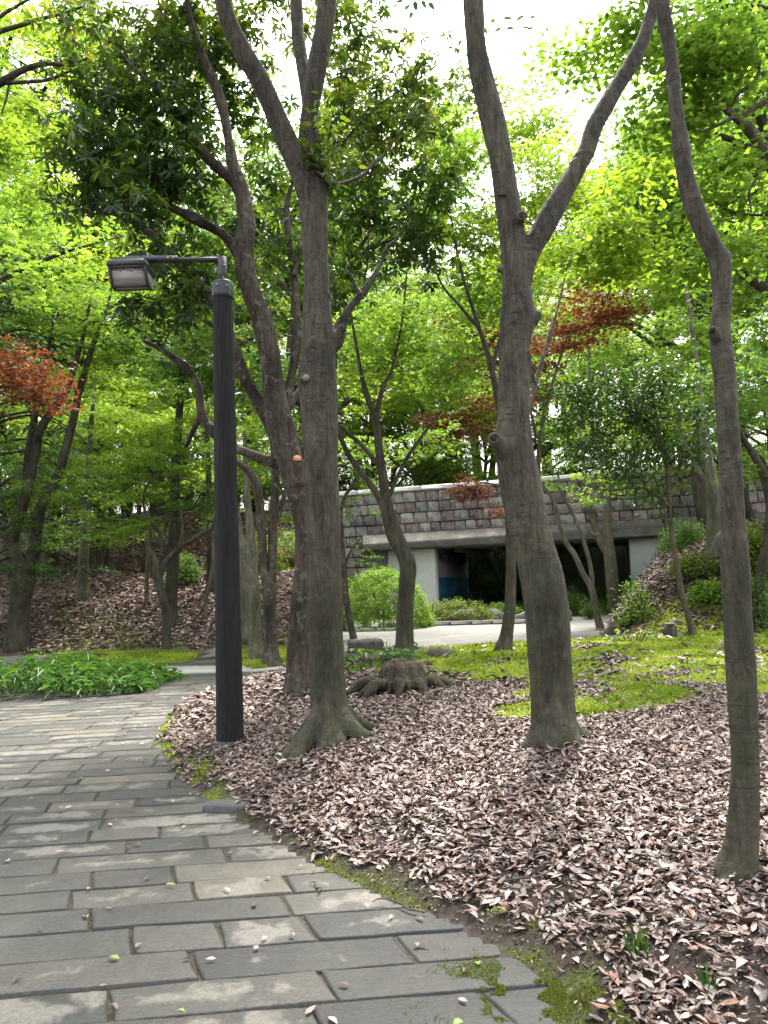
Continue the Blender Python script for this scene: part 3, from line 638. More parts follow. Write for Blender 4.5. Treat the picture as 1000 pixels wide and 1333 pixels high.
def grass():
    rng = np.random.default_rng(8); N = 60000; u = rng.uniform(-3, 15, N); v = rng.uniform(-11, 14, N); p = BL[None] + np.outer(u, bdir) + np.outer(v, bnrm); x, y = p[:, 0], p[:, 1]
    keep = (((v > -1.9) & (v < -.35)) | ((v > 3) & (v < 14)) | ((v > -9) & (u < 1.5) & (x < -1.2) & (x > -3.2))) & ((v < .2) | (v > 8) | ((u > BU0 + .3) & (u < BU1 - .2) & (v > 6.5))) & ((v < 0) | (u > 3))
    keep &= rng.random(N) < .8; x, y, v, u = x[keep], y[keep], v[keep], u[keep]; n = len(x); L = Leaves()
    s = np.where((v > -1.9) & (v < .2), rng.uniform(.2, .7, n), rng.uniform(.15, .5, n)); D = np.array([0, 0, 1.]) + rng.normal(0, .35, (n, 3)); N_ = rng.normal(0, 1, (n, 3))
    L.add('q4', np.stack([x, y, hfun(x, y)], 1), D, N_, s, .03, colmix(rng, 'grass', n, .5)); V, Q, C = L.geo()
    tag(build('grass', V, [Q], M_MAPLE, col=C), 'tall fresh green grass before and beyond the tunnel mouth', 'grass', kind='stuff')
grass()
# ------------------------------------------------------------------ bridge with stone parapet
def bridge():
    root = empty('bridge', (BL[0], BL[1], 0), math.atan2(bdir[1], bdir[0]))
    tag(root, 'stone-faced bridge with a weathered concrete lintel over a dark underpass', 'bridge')
    rng = np.random.default_rng(2)
    # weathered masonry
    m, nt, p = newmat('weathered_masonry'); L = nt.links; at = nd(nt, 'ShaderNodeAttribute', attribute_name='col')
    st = noise(nt, 2.2, 5, .7, scl=(2.2, 1, .35)); bl_ = noise(nt, 5, 6, .65); dk = noise(nt, .45, 4, .6, scl=(1, 1, .7))
    c = mixc(nt, at.outputs['Color'], ramp(nt, bl_, [(.3, (.6, .6, .6)), (.7, (1.35, 1.35, 1.35))]), 1.0, 'MULTIPLY')
    c = mixc(nt, c, (.62, .60, .58), ramp(nt, st, [(.55, (0, 0, 0)), (.70, (.55, .55, .55))]))
    c = mixc(nt, c, (.06, .055, .055), ramp(nt, dk, [(.52, (0, 0, 0)), (.66, (.7, .7, .7))]))
    L.new(c, p.inputs['Base Color']); p.inputs['Roughness'].default_value = .85; L.new(bump(nt, bl_, .8, .03), p.inputs['Normal'])
    mb = MB(); cols = np.array([(.27, .195, .19), (.21, .155, .155), (.32, .26, .25), (.37, .33, .31), (.17, .14, .14), (.25, .225, .215)])
    zt = 5.55; ch = .47; z = zt
    k = 0
    while z > 0.2:
        z0 = z - ch; u = -3.2 + rng.uniform(-.3, 0) + (k % 2) * .25
        while u < 20.5:
            w = rng.uniform(.42, .68)
            lo = 3.72
            if z0 < lo - .1 and u + w > 2.3: break
            top = z; bot = max(z0, lo) if u > 1.0 else z0
            if top - bot > .08:
                dpt = .34 + rng.uniform(-.03, .05)
                mb.box((u + w / 2, .10 - dpt / 2 + .17, (top + bot) / 2), (w - .015, dpt, top - bot - .015), col=cols[rng.integers(6)] * rng.uniform(.8, 1.2), bev=.035)
            u += w
        z = z0; k += 1
    mb.build('stone_facing', m, root)
    mort = simple('mortar', (.17, .16, .15), .9, nscale=6)
    b = MB(); b.box((9.1 - .3, .25, 4.62), (24, .26, 1.84)); b.box((-.45, .25, 1.8), (5.5, .26, 3.8)); b.build('backing', mort, root)
    conc = simple('pale_coping_concrete', (.50, .49, .47), .8, nscale=3, var=.15, bs=.2)
    b = MB(); u = -3.4
    while u < 20.5: b.box((u + .75, .16, 5.68), (1.49, .62, .24), bev=.05); u += 1.5
    b.build('coping', conc, root)
    m2, nt, p = newmat('stained_concrete'); n1 = noise(nt, 1.6, 6, .7, scl=(1, 1, 2.5)); n2_ = noise(nt, 18, 4, .7)
    c = ramp(nt, n1, [(.3, (.085, .075, .068)), (.55, (.17, .155, .14)), (.8, (.33, .31, .28))]); c = mixc(nt, c, ramp(nt, n2_, [(.3, (.7, .7, .7)), (.7, (1.25, 1.25, 1.25))]), 1, 'MULTIPLY')
    nt.links.new(c, p.inputs['Base Color']); p.inputs['Roughness'].default_value = .9
    b = MB(); b.box((9.9, -.02, 3.36), (17.0, .95, .70), bev=.04); b.build('lintel', m2, root)
    white = simple('white_plaster', (.78, .77, .76), .75, nscale=2.5, var=.08, bs=.1)
    b = MB(); b.box((3.42, .55, 1.44), (2.2, .5, 3.11), bev=.02); b.build('pier', white, root); b = MB(); b.box((14.35, .55, 1.44), (3.2, .5, 3.11), bev=.02)
    b.build('pier', white, root)
    grey = simple('underpass_concrete', (.20, .20, .205), .8, nscale=1.2, var=.2)
    b = MB(); b.box((BU0 - .12, 4.4, 1.6), (.2, 7.2, 3.2)); b.build('tunnel_wall', grey, root); b = MB(); b.box((BU1 + .12, 4.4, 1.6), (.2, 7.2, 3.2)); b.build('tunnel_wall', grey, root)
    b = MB(); b.box(((BU0 + BU1) / 2, 4.35, 3.12), (BU1 - BU0 + .6, 7.2, .2)); 
    for k in range(5): b.box((BU0 + .9 + k * 1.6, 4.35, 2.93), (.28, 7.0, .2), bev=.02)
    b.build('soffit', simple('soffit_concrete', (.13, .125, .12), .85, nscale=2, var=.25), root)
    blue = simple('blue_paint', (.015, .085, .17), .5, nscale=3, var=.2)
    b = MB(); b.box((BU0 - .0, 4.3, .95), (.05, 7.0, 1.5)); b.build('blue_dado', blue, root); b = MB(); b.box((BU1 + .0, 4.3, .95), (.05, 7.0, 1.5)); b.build('blue_dado', blue, root)
    dark = simple('lamp_housing', (.03, .03, .032), .5)
    for k in range(4):
        b = MB(); b.box((BU0 + .22, 1.3 + k * 1.35, 2.62), (.3, .9, .2), bev=.03); b.box((BU0 + .28, 1.3 + k * 1.35, 2.50), (.2, .8, .05)); b.build('tunnel_lamp', dark, root)
    b = MB(); b.tube([(BU0 + .9, 6.3, .9), (BU0 + .9, 3.8, .9), (BU0 + .9, 3.0, 1.0)], .022, 6); 
    for yy in (3.8, 6.3): b.tube([(BU0 + .9, yy, 0), (BU0 + .9, yy, .9)], .02, 6)
    b.build('handrail', simple('galvanised_rail', (.25, .25, .25), .5, .6), root)
    # deck behind the parapet so the thing has its depth
    b = MB(); b.box((8.7, 4.2, 5.0), (23, 7.4, .5)); b.build('deck', grey, root)
    b = MB(); b.box((8.7, 8.2, 5.4), (23, .3, .9), bev=.02); b.build('far_parapet', mort, root)
    b = MB()
    for k in range(9): b.tube([(-.5 + k * 2.4, 7.6, 5.2), (-.5 + k * 2.4, 7.6, 6.6)], .07, 6)
    for zz in (5.9, 6.3): b.tube([(-.5, 7.6, zz), (18.7, 7.6, zz)], .045, 6)
    b.build('deck_fence', conc, root)
bridge()
# low curved planter kerb in front of the tunnel
def planter():
    conc = simple('old_planter_concrete', (.15, .145, .13), .85, nscale=3, var=.45, bs=.4)
    root = empty('planter', tuple(W(640, 812, 27)[:2]) + (0,)); o = np.array(root.location)
    tag(root, 'low grey concrete planter wall dipping in the middle before the underpass', 'planter')
    pts = [(535, 27.6, .16), (585, 27.3, .2), (600, 27.2, .46), (640, 27, .46), (647, 27, .46), (652, 26.9, .38), (664, 26.8, .2), (678, 26.7, .24), (692, 26.6, .46), (740, 26, .46), (745, 26, .3)]
    b = MB(); P = []
    for px, Y, h in pts: q = W(px, 800, Y); P.append((q[0] - o[0], q[1] - o[1], h))
    V = []; 
    for x, y, h in P: V += [(x, y, -.1), (x, y, h), (x, y + .28, h), (x, y + .28, -.1)]
    Q = []
    for i in range(len(P) - 1):
        for j in range(4): Q.append((i * 4 + j, i * 4 + (j + 1) % 4, i * 4 + 4 + (j + 1) % 4, i * 4 + 4 + j))
    Q += [(0, 1, 2, 3), tuple(4 * (len(P) - 1) + j for j in (3, 2, 1, 0))]
    b.add(V, Q); b.build('planter_wall', conc, root)
    b = MB(); 
    for i in range(7): 
        t = i / 6; q = W(522 + 165 * t, 800, 25.9 - .6 * t); b.box((q[0] - o[0], q[1] - o[1], .07), (1.0, .22, .16), bev=.02)
    b.build('kerb', conc, root)
planter()
# ------------------------------------------------------------------ street lamp
def street_lamp():
    b0 = G(300, 968); Y = b0[1]; root = empty('street_lamp', b0); tag(root, 'dark wood-grained lamp post with a boxy lantern on a side arm beside the path', 'street lamp')
    m, nt, p = newmat('charred_timber'); n1 = noise(nt, 12, 6, .7, scl=(3.5, 3.5, .22), dist=1.2); n2_ = noise(nt, 60, 4, .6, scl=(2, 2, .3)); sp = noise(nt, 45, 2, .5)
    c = ramp(nt, n1, [(.3, (.007, .0062, .006)), (.6, (.018, .0165, .016)), (.8, (.040, .037, .034))]); c = mixc(nt, c, (.3, .3, .3), ramp(nt, sp, [(.76, (0, 0, 0)), (.79, (.35, .35, .35))]))
    nt.links.new(c, p.inputs['Base Color']); p.inputs['Roughness'].default_value = .78; p.inputs['Specular IOR Level'].default_value = .3; nt.links.new(bump(nt, n1, 1.0, .03, bump(nt, n2_, .5, .008)), p.inputs['Normal'])
    top = W(285.5, 388, Y) - b0; top[2]; H = top[2]; lean = np.array([top[0] * 0.25, 0, 0])
    n = 48; nz = 90; zz = np.linspace(-.12, H, nz); a = np.arange(n) * 2 * math.pi / n; A, Zg = np.meshgrid(a, zz)
    rad = .122 + (.092 - .122) * np.clip(Zg / H, 0, 1); P = np.stack([np.cos(A) * 3, np.sin(A) * 3, Zg * .55], -1).reshape(-1, 3)
    gr = vnoise(P * [2.2, 2.2, 1], 3); gr2 = vnoise(P * [5, 5, 1.6], 4); rad = rad + (gr * .0035 + gr2 * .0025).reshape(rad.shape); rad[0] += .0; 
    X = np.cos(A) * rad + lean[0] * Zg / H; Yv = np.sin(A) * rad; V = np.stack([X, Yv, Zg], -1).reshape(-1, 3)
    i = np.arange(nz - 1)[:, None] * n; j = np.arange(n)[None]; Q = np.stack([i + j, i + (j + 1) % n, i + n + (j + 1) % n, i + n + j], -1).reshape(-1, 4)
    build('pole', V, [Q], m, root, smooth=True)
    met = simple('dark_painted_metal', (.032, .032, .036), .45, .3, nscale=20, var=.3); bolt = simple('steel_bolt', (.4, .4, .4), .35, .9)
    tx = lean[0]; mb = MB()
    mb.tube([(tx, 0, H - .01), (tx, 0, H + .02), (tx, 0, H + .135), (tx, 0, H + .15)], [.099, .1, .1, .093], 28); mb.build('collar', met, root); mb = MB(); mb.tube([(0, 0, -.1), (0, 0, .035)], [.132, .131], 28)
    mb.build('foot_band', met, root, smooth=False)
    mb = MB(); mb.tube([(tx, 0, H + .1), (tx, 0, H + .395)], [.045, .045], 20); mb.build('spigot', met, root)
    zA = H + .375; hx = W(172, 345, Y)[0] - b0[0]
    mb = MB(); mb.tube([(tx - .02, 0, zA), (hx + .30, 0, zA + .02)], [.024, .022], 14); mb.tube([(hx + .43, 0, zA + .015), (hx + .1, 0, zA + .03)], [.034, .036], 14); mb.build('arm', met, root)
    mb = MB()
    for q in ((tx - .03, -.1, H + .09), (tx + .055, -.085, H + .08), (tx + .03, -.043, H + .30), (tx + .02, -.045, H + .18), (hx + .40, -.036, zA + .012), (hx + .35, -.037, zA + .014)): mb = MB(); mb.tube([q, (q[0], q[1] - .012, q[2])], [.009, .007], 6); mb.build('bolt', bolt, root)
    # lantern: hipped lid over a tapering body, pale panels in dark frames
    hd = empty('lantern', (hx, 0, zA)); hd.parent = root; hd.scale = (.92, .92, .92)
    w, d, ph = .195, .17, .18
    mb = MB(); V = [(-w, -d, -.05), (w, -d, -.05), (w, d, -.05), (-w, d, -.05), (-w, -d, -.10), (w, -d, -.10), (w, d, -.10), (-w, d, -.10), (-.05, 0, .075), (.06, 0, .075)]
    mb.add(V, [(0, 1, 9, 8), (2, 3, 8, 9), (0, 4, 5, 1), (1, 5, 6, 2), (2, 6, 7, 3), (3, 7, 4, 0), (4, 7, 6, 5)], [(1, 2, 9), (3, 0, 8)]); mb.build('lid', met, hd)
    mb = MB(); f = .016; zb = -.10 - ph; wb, db = w * 1.0, d * 1.0
    for sx in (-1, 1):
        for sy in (-1, 1): mb.box((sx * (w - f), sy * (d - f), -.10 - ph / 2), (.03, .03, ph), bev=.004)
    for sy in (-1, 1): mb.box((0, sy * (d - f), zb + .01), (2 * w - .06, .026, .022)); mb.box((0, sy * (d - f), -.112), (2 * w - .06, .026, .022))
    for sx in (-1, 1): mb.box((sx * (w - f), 0, zb + .01), (.026, 2 * d - .06, .022)); mb.box((sx * (w - f), 0, -.112), (.026, 2 * d - .06, .022))
    for k in range(9): mb.box((-.15 + k * .038, -d + .02, -.128 - .006 * (k % 3)), (.03, .012, .012))
    def wedge(V): V = np.array(V); f = np.clip((-.10 - V[:, 2]) / ph, 0, 1); V[:, 1] = V[:, 1] * (1 - .72 * f); return V
    mb.V = [wedge(v) for v in mb.V]
    mb.build('lantern_frame', met, hd)
    m, nt, p = newmat('dusty_lens'); br = noise(nt, 9, 5, .7, scl=(.6, 1, 5)); c = ramp(nt, br, [(.35, (.20, .18, .16)), (.7, (.34, .31, .28))]); nt.links.new(c, p.inputs['Base Color']); p.inputs['Roughness'].default_value = .45
    mb = MB(); mb.box((0, -d + .018, -.10 - ph / 2), (2 * w - .06, .008, ph - .03)); mb.box((0, d - .018, -.10 - ph / 2), (2 * w - .06, .008, ph - .03))
    mb.box((-w + .018, 0, -.10 - ph / 2), (.008, 2 * d - .06, ph - .03)); mb.box((w - .018, 0, -.10 - ph / 2), (.008, 2 * d - .06, ph - .03)); mb.box((0, 0, zb + .012), (2 * w - .06, 2 * d - .06, .008)); mb.V = [wedge(v) for v in mb.V]; mb.build('lens', m, hd)
street_lamp()
# ------------------------------------------------------------------ traced trees close to the path
def base_pt(px, py): return G(px, py)
def below(p, dz=.25): q = np.array(p, float); q[2] -= dz; return q
def roots(b, spec):
    """spec: (angle deg, length, start radius, height)"""
    out = []
    for a, l, r, h in spec:
        d = np.array([math.cos(R(a)), math.sin(R(a)), 0]); P = []
        for t, zz, rr in ((0, h, r * 1.0), (.3, h * .55, r), (.6, h * .14, r * .75), (.85, .0, r * .5), (1.05, -.07, r * .3)):
            q = b + d * l * t + np.array([0, 0, 0.]); g = hz(q[0], q[1]); q[2] = (g if t > .5 else b[2]) + zz; P.append(q)
        out.append((np.array(P), np.array([r * k for k in (1.1, 1, .75, .5, .25)])))
    return out
def main_tree():
    b = base_pt(428, 962); Y = b[1]
    T1 = tr(Y, [(430, 962, 54), (429, 925, 48), (427, 900, 45), (425, 850, 44), (424, 800, 44.5), (421.5, 700, 43), (419, 600, 44), (415, 520, 50), (413, 490, 52), (415, 450, 45), (413, 400, 38), (411, 350, 35), (410, 300, 36), (407, 255, 40), (404, 225, 38), (402, 180, 30), (404, 140, 26), (412, 95, 27), (420, 50, 28), (426, 0, 28), (432, -80, 26), (436, -200, 22), (442, -380, 14), (447, -560, 6)])
    T1 = (np.vstack([below(T1[0][0]), T1[0]]), np.r_[T1[1][0] * 1.1, T1[1]])
    L1 = tr(Y, [(407, 275, 30), (397, 235, 33), (384, 205, 30), (370, 175, 29), (352, 133, 28), (336, 100, 28), (321, 75, 27), (305, 45, 26), (294, 15, 25), (285, -20, 23), (262, -110, 20), (245, -230, 15), (235, -360, 7)], dY=-.5)
    L2 = tr(Y, [(404, 160, 20), (400, 120, 20), (394, 85, 19), (388, 50, 18), (386, 10, 18), (380, -60, 16), (365, -190, 11), (350, -320, 5)], dY=.6)
    L3 = tr(Y, [(416, 360, 12, Y + .1), (421, 330, 9, Y + .12), (422, 290, 9, Y + .12), (419, 250, 8, Y + .1), (414, 225, 7, Y + .1)])
    B = tr(Y, [(428, 455, 16), (440, 447, 15), (445, 430, 12), (449, 413, 11), (459, 396, 10), (470, 383, 9.5), (486, 361, 8), (497, 341, 7), (503, 325, 6), (515, 312, 4.5), (528, 290, 3)], dY=.25)
    B2 = tr(Y, [(470, 383, 6), (463, 372, 4), (458, 358, 3.5), (440, 348, 2.5)], dY=.1)
    B3 = tr(Y, [(416, 245, 12), (438, 241, 8), (455, 236, 6.5), (472, 228, 6), (487, 212, 5), (505, 195, 4), (540, 145, 2.5)], dY=.3)
    stub = tr(Y, [(437, 445, 13), (443, 432, 12), (447, 425, 11)])
    rt = roots(b, [(238, .56, .07, .34), (262, .36, .07, .24), (300, .30, .085, .22), (335, .46, .085, .30), (15, .50, .065, .36), (100, .4, .08, .3), (160, .4, .08, .25), (210, .30, .06, .2), (224, .75, .05, .16), (282, .3, .05, .18)])
    kn = [(np.array([W(399, 490, Y - .10), W(394, 497, Y - .16)]), [.05, .028]), (np.array([W(404, 455, Y - .1), W(408, 440, Y - .15)]), [.05, .02])]
    fol = [('blob', 'olive', W(420, 200, Y - .1), (.16, .14, .30), 26, .13, 10, .085), ('blob', 'lime', W(425, 150, Y - .1), (.10, .1, .22), 8, .1, 8, .075),
           ('flat', 'olive', W(300, -300, Y), (2.2, 2.2, .9), 46, .55, 36, .10, 'o6'), ('flat', 'olive', W(480, -420, Y), (2.4, 2.2, .9), 46, .55, 36, .10, 'o6'),
           ('blob', 'camellia', W(440, 520, Y + .1), (.05, .1, .2), 4, .06, 7, .06)]
    t = make_tree('tall smooth grey-brown tree with root flare, immediately right of the lamp post', b, [T1, L1, L2, L3, B, B2, B3, stub] + rt, fol, M_BARK, M_GLOSSY, 1, voxel=.014, rough=.007, rings=.012, segs=20, knots=kn, reach=2.2)
    # pale cut scar discs
    cut = simple('weathered_cut_wood', (.20, .17, .12), .8, nscale=14, var=.3); mb = MB(); c = W(398.5, 492, Y - .163) - b; mb.tube([c, c + [0, -.014, 0]], [.030, .027], 16); mb.build('branch_scar', cut, t)
main_tree()
def forked_tree():
    b = base_pt(722, 966); Y = b[1]
    T1 = tr(Y, [(721, 964, 62), (720, 930, 57), (718, 890, 54), (715, 850, 55), (712, 800, 58), (706, 755, 57), (697, 715, 52), (688, 680, 52), (681, 645, 53), (673, 605, 52), (668, 575, 50), (669, 535, 44), (670, 500, 43), (671, 450, 42), (674, 415, 46), (673, 380, 38), (670, 345, 37), (666, 300, 37), (659, 255, 34), (651, 200, 32), (640, 150, 34), (629, 105, 32), (620, 60, 29), (616, 0, 31), (608, -90, 26), (598, -210, 20), (590, -340, 12), (585, -480, 5)])
    T1 = (np.vstack([below(T1[0][0]), T1[0]]), np.r_[T1[1][0] * 1.08, T1[1]])
    L1 = tr(Y, [(678, 372, 26), (686, 340, 27), (697, 315, 28), (712, 288, 29), (731, 255, 27), (748, 225, 25), (764, 195, 24), (774, 165, 24), (789, 137, 24), (808, 105, 22), (826, 75, 21), (840, 45, 19), (850, 10, 17), (858, -40, 15), (872, -130, 12), (890, -240, 7)], dY=.2)
    K1 = tr(Y, [(660, 590, 30, Y - .05), (652, 580, 24, Y - .12), (646, 574, 20, Y - .16), (642, 570, 17, Y - .18)])
    K2 = tr(Y, [(680, 425, 26), (692, 414, 23), (699, 409, 16), (702, 406, 8)])
    K3 = tr(Y, [(672, 300, 20, Y), (677, 287, 15, Y - .08), (679, 281, 12, Y - .12)])
    K4 = tr(Y, [(652, 352, 14), (648, 346, 6)])
    B = tr(Y, [(682, 540, 14), (691, 522, 9), (697, 500, 8), (704, 476, 7), (712, 450, 6.5), (720, 424, 6), (727, 398, 5), (733, 372, 4), (740, 340, 2.5)], dY=.5)
    B2 = tr(Y, [(697, 500, 6), (694, 480, 4.5), (690, 455, 3)], dY=-.1)
    rt = roots(b, [(200, .30, .085, .22), (250, .24, .09, .2), (310, .26, .09, .2), (0, .28, .085, .2), (90, .3, .09, .25)])
    fol = [('flat', 'maple_deep', W(560, -360, Y), (2.4, 2.2, .9), 40, .6, 36, .09, 'o6'), ('flat', 'maple_deep', W(880, -260, Y + .5), (1.8, 1.8, .6), 30, .5, 36, .08, 'o6')]
    t = make_tree('stout forked tree with bulging knots standing in leaf litter right of centre', b, [T1, L1, K1, K2, K3, K4, B, B2] + rt, fol, M_BARK, M_MAPLE, 2, voxel=.014, rough=.008, rings=.010, segs=22, reach=2.5)
    dk = simple('hollow_wood', (.012, .009, .007), .9); mb = MB()
    for px, py, dy, r in ((642.5, 571, -.205, .030), (679, 282, -.16, .026)):
        c = W(px, py, Y + dy) - b; mb.tube([c + [0.0, .02, 0], c + [-.004, -.010, .004]], [r, r * .8], 14); mb.build('hollow_knot', dk, t); mb = MB()
    mb.box(W(653, 254, Y - .105) - b, (.07, .02, .02), bev=.005); mb.build('bark_scar', dk, t)
    mb = MB()     # ring of callus round each hollow
    for px, py, dy, r in ((643, 571, -.195, .036), (679, 282, -.15, .032)):
        c = W(px, py, Y + dy) - b; a = np.linspace(0, 2 * math.pi, 17); mb.tube(c + np.stack([np.cos(a) * r, np.full(17, -.012), np.sin(a) * r * .85], 1), .010, 7, False)
    mb.build('callus', M_BARK, t, smooth=True)
forked_tree()
def slim_tree():
    b = base_pt(962, 1138); Y = b[1]
    T1 = tr(Y, [(958, 1142, 58), (963, 1115, 44), (967, 1085, 39), (969, 1040, 36), (970, 980, 35), (966, 900, 36), (963, 850, 36), (960, 800, 35), (958, 750, 36), (955, 710, 36), (953, 670, 32), (951, 600, 29), (947, 550, 28), (944, 500, 28), (939, 455, 28), (937, 425, 26), (940, 395, 24), (939, 365, 25), (937, 340, 27), (928, 322, 25), (916, 298, 25), (905, 272, 25), (896, 245, 24), (890, 215, 22), (887, 190, 23), (880, 140, 20), (876, 95, 20), (870, 50, 19), (861, 0, 20), (852, -70, 18), (845, -160, 15), (842, -280, 9), (842, -400, 4)])
    T1 = (np.vstack([below(T1[0][0], .12), T1[0]]), np.r_[T1[1][0] * 1.1, T1[1]])
    K1 = tr(Y, [(950, 730, 20), (942, 715, 17), (937, 702, 14), (935, 696, 9)])
    K2 = tr(Y, [(935, 445, 16, Y - .02), (930, 435, 15, Y - .04), (928, 428, 12, Y - .05)])
    K3 = tr(Y, [(942, 338, 16), (949, 331, 11)]); K4 = tr(Y, [(892, 205, 12), (899, 195, 5), (903, 188, 2.5)])
    rt = roots(b, [(215, .13, .035, .10), (280, .10, .035, .1), (330, .12, .035, .1), (20, .1, .035, .1), (120, .12, .035, .1)])
    fol = [('flat', 'maple', W(830, -420, Y + .3), (1.0, 1.0, .35), 14, .4, 30, .07, 'o6')]
    t = make_tree('slim crooked tree trunk in the right foreground, rising out of deep leaf litter', b, [T1, K1, K2, K3, K4] + rt, fol, M_BARK, M_MAPLE, 3, voxel=.0085, rough=.0035, rings=.006, segs=20, reach=1.0)
    dk = simple('dark_cut', (.02, .015, .012), .9); mb = MB(); c = W(928.5, 428, Y - .065) - b; mb.tube([c + [0, .01, -.004], c + [-.003, -.006, .002]], [.016, .012], 12); mb.build('hollow_knot', dk, t)
slim_tree()
def evergreen():
    b = base_pt(387, 903); Y = b[1]
    T1 = tr(Y, [(387, 903, 38), (389, 870, 33), (390, 830, 31), (392, 780, 27), (396, 720, 24), (396, 685, 25), (390, 650, 29), (381, 615, 33), (374, 585, 36), (366, 555, 36), (360, 530, 33), (356, 500, 29), (353, 475, 29), (348, 445, 28), (339, 410, 27), (329, 385, 26), (321, 358, 26), (318, 325, 26), (321, 290, 25), (315, 250, 20), (303, 215, 16), (298, 185, 15), (290, 140, 14), (278, 105, 13), (267, 80, 11), (250, 30, 8), (235, -40, 5)], dY=-.6)
    T1 = (np.vstack([below(T1[0][0]), T1[0]]), np.r_[T1[1][0] * 1.15, T1[1]])
    A2 = tr(Y, [(316, 262, 15), (306, 240, 14), (290, 224, 14), (270, 205, 13), (246, 176, 12), (230, 155, 10), (208, 122, 8), (175, 90, 5)], dY=-.5)
    A3 = tr(Y, [(318, 352, 14), (310, 332, 14), (292, 307, 13), (262, 289, 13), (230, 273, 12), (200, 258, 10), (172, 252, 7), (140, 240, 4)], dY=-.6)
    Bq = tr(Y, [(362, 575, 18), (349, 545, 19), (335, 520, 18), (318, 488, 17), (306, 458, 16), (294, 425, 15), (275, 388, 14), (250, 360, 13), (220, 330, 12), (195, 303, 11), (165, 285, 9), (125, 272, 5)], dY=-.7)
    B5 = tr(Y, [(270, 383, 9), (245, 350, 8.5), (215, 322, 8), (185, 300, 6), (170, 275, 5), (150, 255, 3)], dY=.2)
    C1 = tr(Y, [(372, 530, 15), (376, 505, 13), (383, 470, 12), (388, 440, 11), (386, 400, 11), (382, 360, 10), (377, 320, 9), (373, 285, 7), (376, 255, 5), (392, 200, 3)], dY=.5)
    C2 = tr(Y, [(384, 395, 6), (378, 385, 5), (374, 378, 4)])
    C3 = tr(Y, [(382, 360, 8), (400, 290, 7, Y + .9), (430, 210, 6, Y + 1.3), (470, 160, 5, Y + 1.5), (510, 125, 4, Y + 1.6), (560, 95, 2.5, Y + 1.7)])
    D1 = tr(Y, [(376, 612, 16), (362, 604, 15), (340, 597, 14), (318, 588, 13), (295, 578, 13), (273, 557, 13), (262, 536, 12), (259, 505, 12), (248, 484, 11), (228, 467, 10), (205, 452, 8), (186, 444, 7)], dY=-.3)
    D2 = tr(Y, [(262, 540, 10), (252, 560, 8), (243, 580, 6), (248, 560, 3)], dY=.2)
    E1 = tr(Y, [(366, 545, 12), (385, 515, 10), (398, 498, 9), (412, 470, 7), (440, 420, 6), (470, 380, 5), (480, 330, 4)], dY=1.0)
    S1 = tr(Y, [(388, 630, 18, Y - .25), (387, 612, 16, Y - .33), (387, 598, 15, Y - .38)])
    S2 = tr(Y, [(398, 722, 22), (402, 704, 14), (403, 695, 6)])
    rt = roots(b, [(230, .22, .09, .16), (300, .22, .09, .18), (0, .25, .09, .2), (150, .25, .09, .2)])
    def e(px, py, w, h, n, dy=0, pal='evergreen', d=None, nl=34, ls=.135, sr=.30):
        yy = Y + dy; return ('rosette', pal, W(px, py, yy), (w / F * yy, d or .7, h / F * yy), n, sr, nl, ls)
    fol = [e(110, 200, 55, 45, 20, -.6), e(100, 255, 45, 30, 10, -.6), e(160, 135, 75, 45, 26, -.3), e(175, 210, 85, 55, 34, -.4), e(240, 165, 60, 60, 24, -.2), e(150, 262, 60, 25, 12, -.8), e(210, 250, 60, 30, 16, -.5),
           e(270, 95, 80, 50, 30, 0), e(180, 60, 75, 40, 24, 0, 'olive'), e(110, 60, 50, 50, 12, .1, 'olive'), e(245, 25, 90, 45, 30, 0, 'olive'), e(340, 45, 60, 50, 18, .6, 'olive'), e(340, 170, 40, 60, 14, .8), e(355, 255, 30, 60, 10, .6),
           e(200, 320, 45, 25, 8, -.6), e(225, 355, 50, 25, 10, -.5), e(215, 400, 60, 18, 14, -.4), e(245, 385, 35, 40, 10, -.2), e(255, 300, 60, 40, 14, .3), e(360, 355, 30, 40, 8, .5), e(340, 430, 22, 30, 4, .6), e(300, 510, 40, 20, 4, .4), e(230, 500, 40, 22, 4, .2),
           e(505, 115, 60, 45, 22, 1.6, 'olive'), e(555, 105, 32, 32, 9, 1.6, 'olive'), e(560, 170, 36, 34, 12, 1.5, 'olive'), e(455, 20, 45, 45, 14, 1.6, 'olive'), e(460, 60, 45, 50, 18, 1.6, 'olive'), e(455, 150, 40, 50, 18, 1.2, 'olive'), e(510, 195, 50, 50, 22, 1.2, 'olive'), e(480, 260, 60, 45, 26, 1.0), e(555, 255, 45, 35, 20, 1.0), e(530, 320, 50, 35, 20, 1.0), e(455, 330, 45, 45, 16, .9), e(560, 330, 28, 35, 8, 1.0), e(450, 390, 30, 20, 5, .9),
           e(250, -120, 130, 80, 26, 0), e(420, -120, 110, 80, 20, 1.0)]
    t = make_tree('leaning evergreen with mottled dark trunk and glossy leaf rosettes behind the tall grey tree', b, [T1, A2, A3, Bq, B5, C1, C2, C3, D1, D2, E1, S1, S2] + rt, fol, M_BARKD, M_GLOSSY, 4, voxel=.016, rough=.012, rings=.012, segs=18, reach=1.7, twig=.010)
    mb = MB(); c = W(387, 597, Y - .42) - b; ax = unit(np.array([.05, -.75, .62])); mb.tube([c, c + ax * .012], [.044, .043], 18); mb.build('orange_cut_stub', simple('fresh_cut_wood', (.55, .22, .10), .7, nscale=20, var=.2), t)
evergreen()
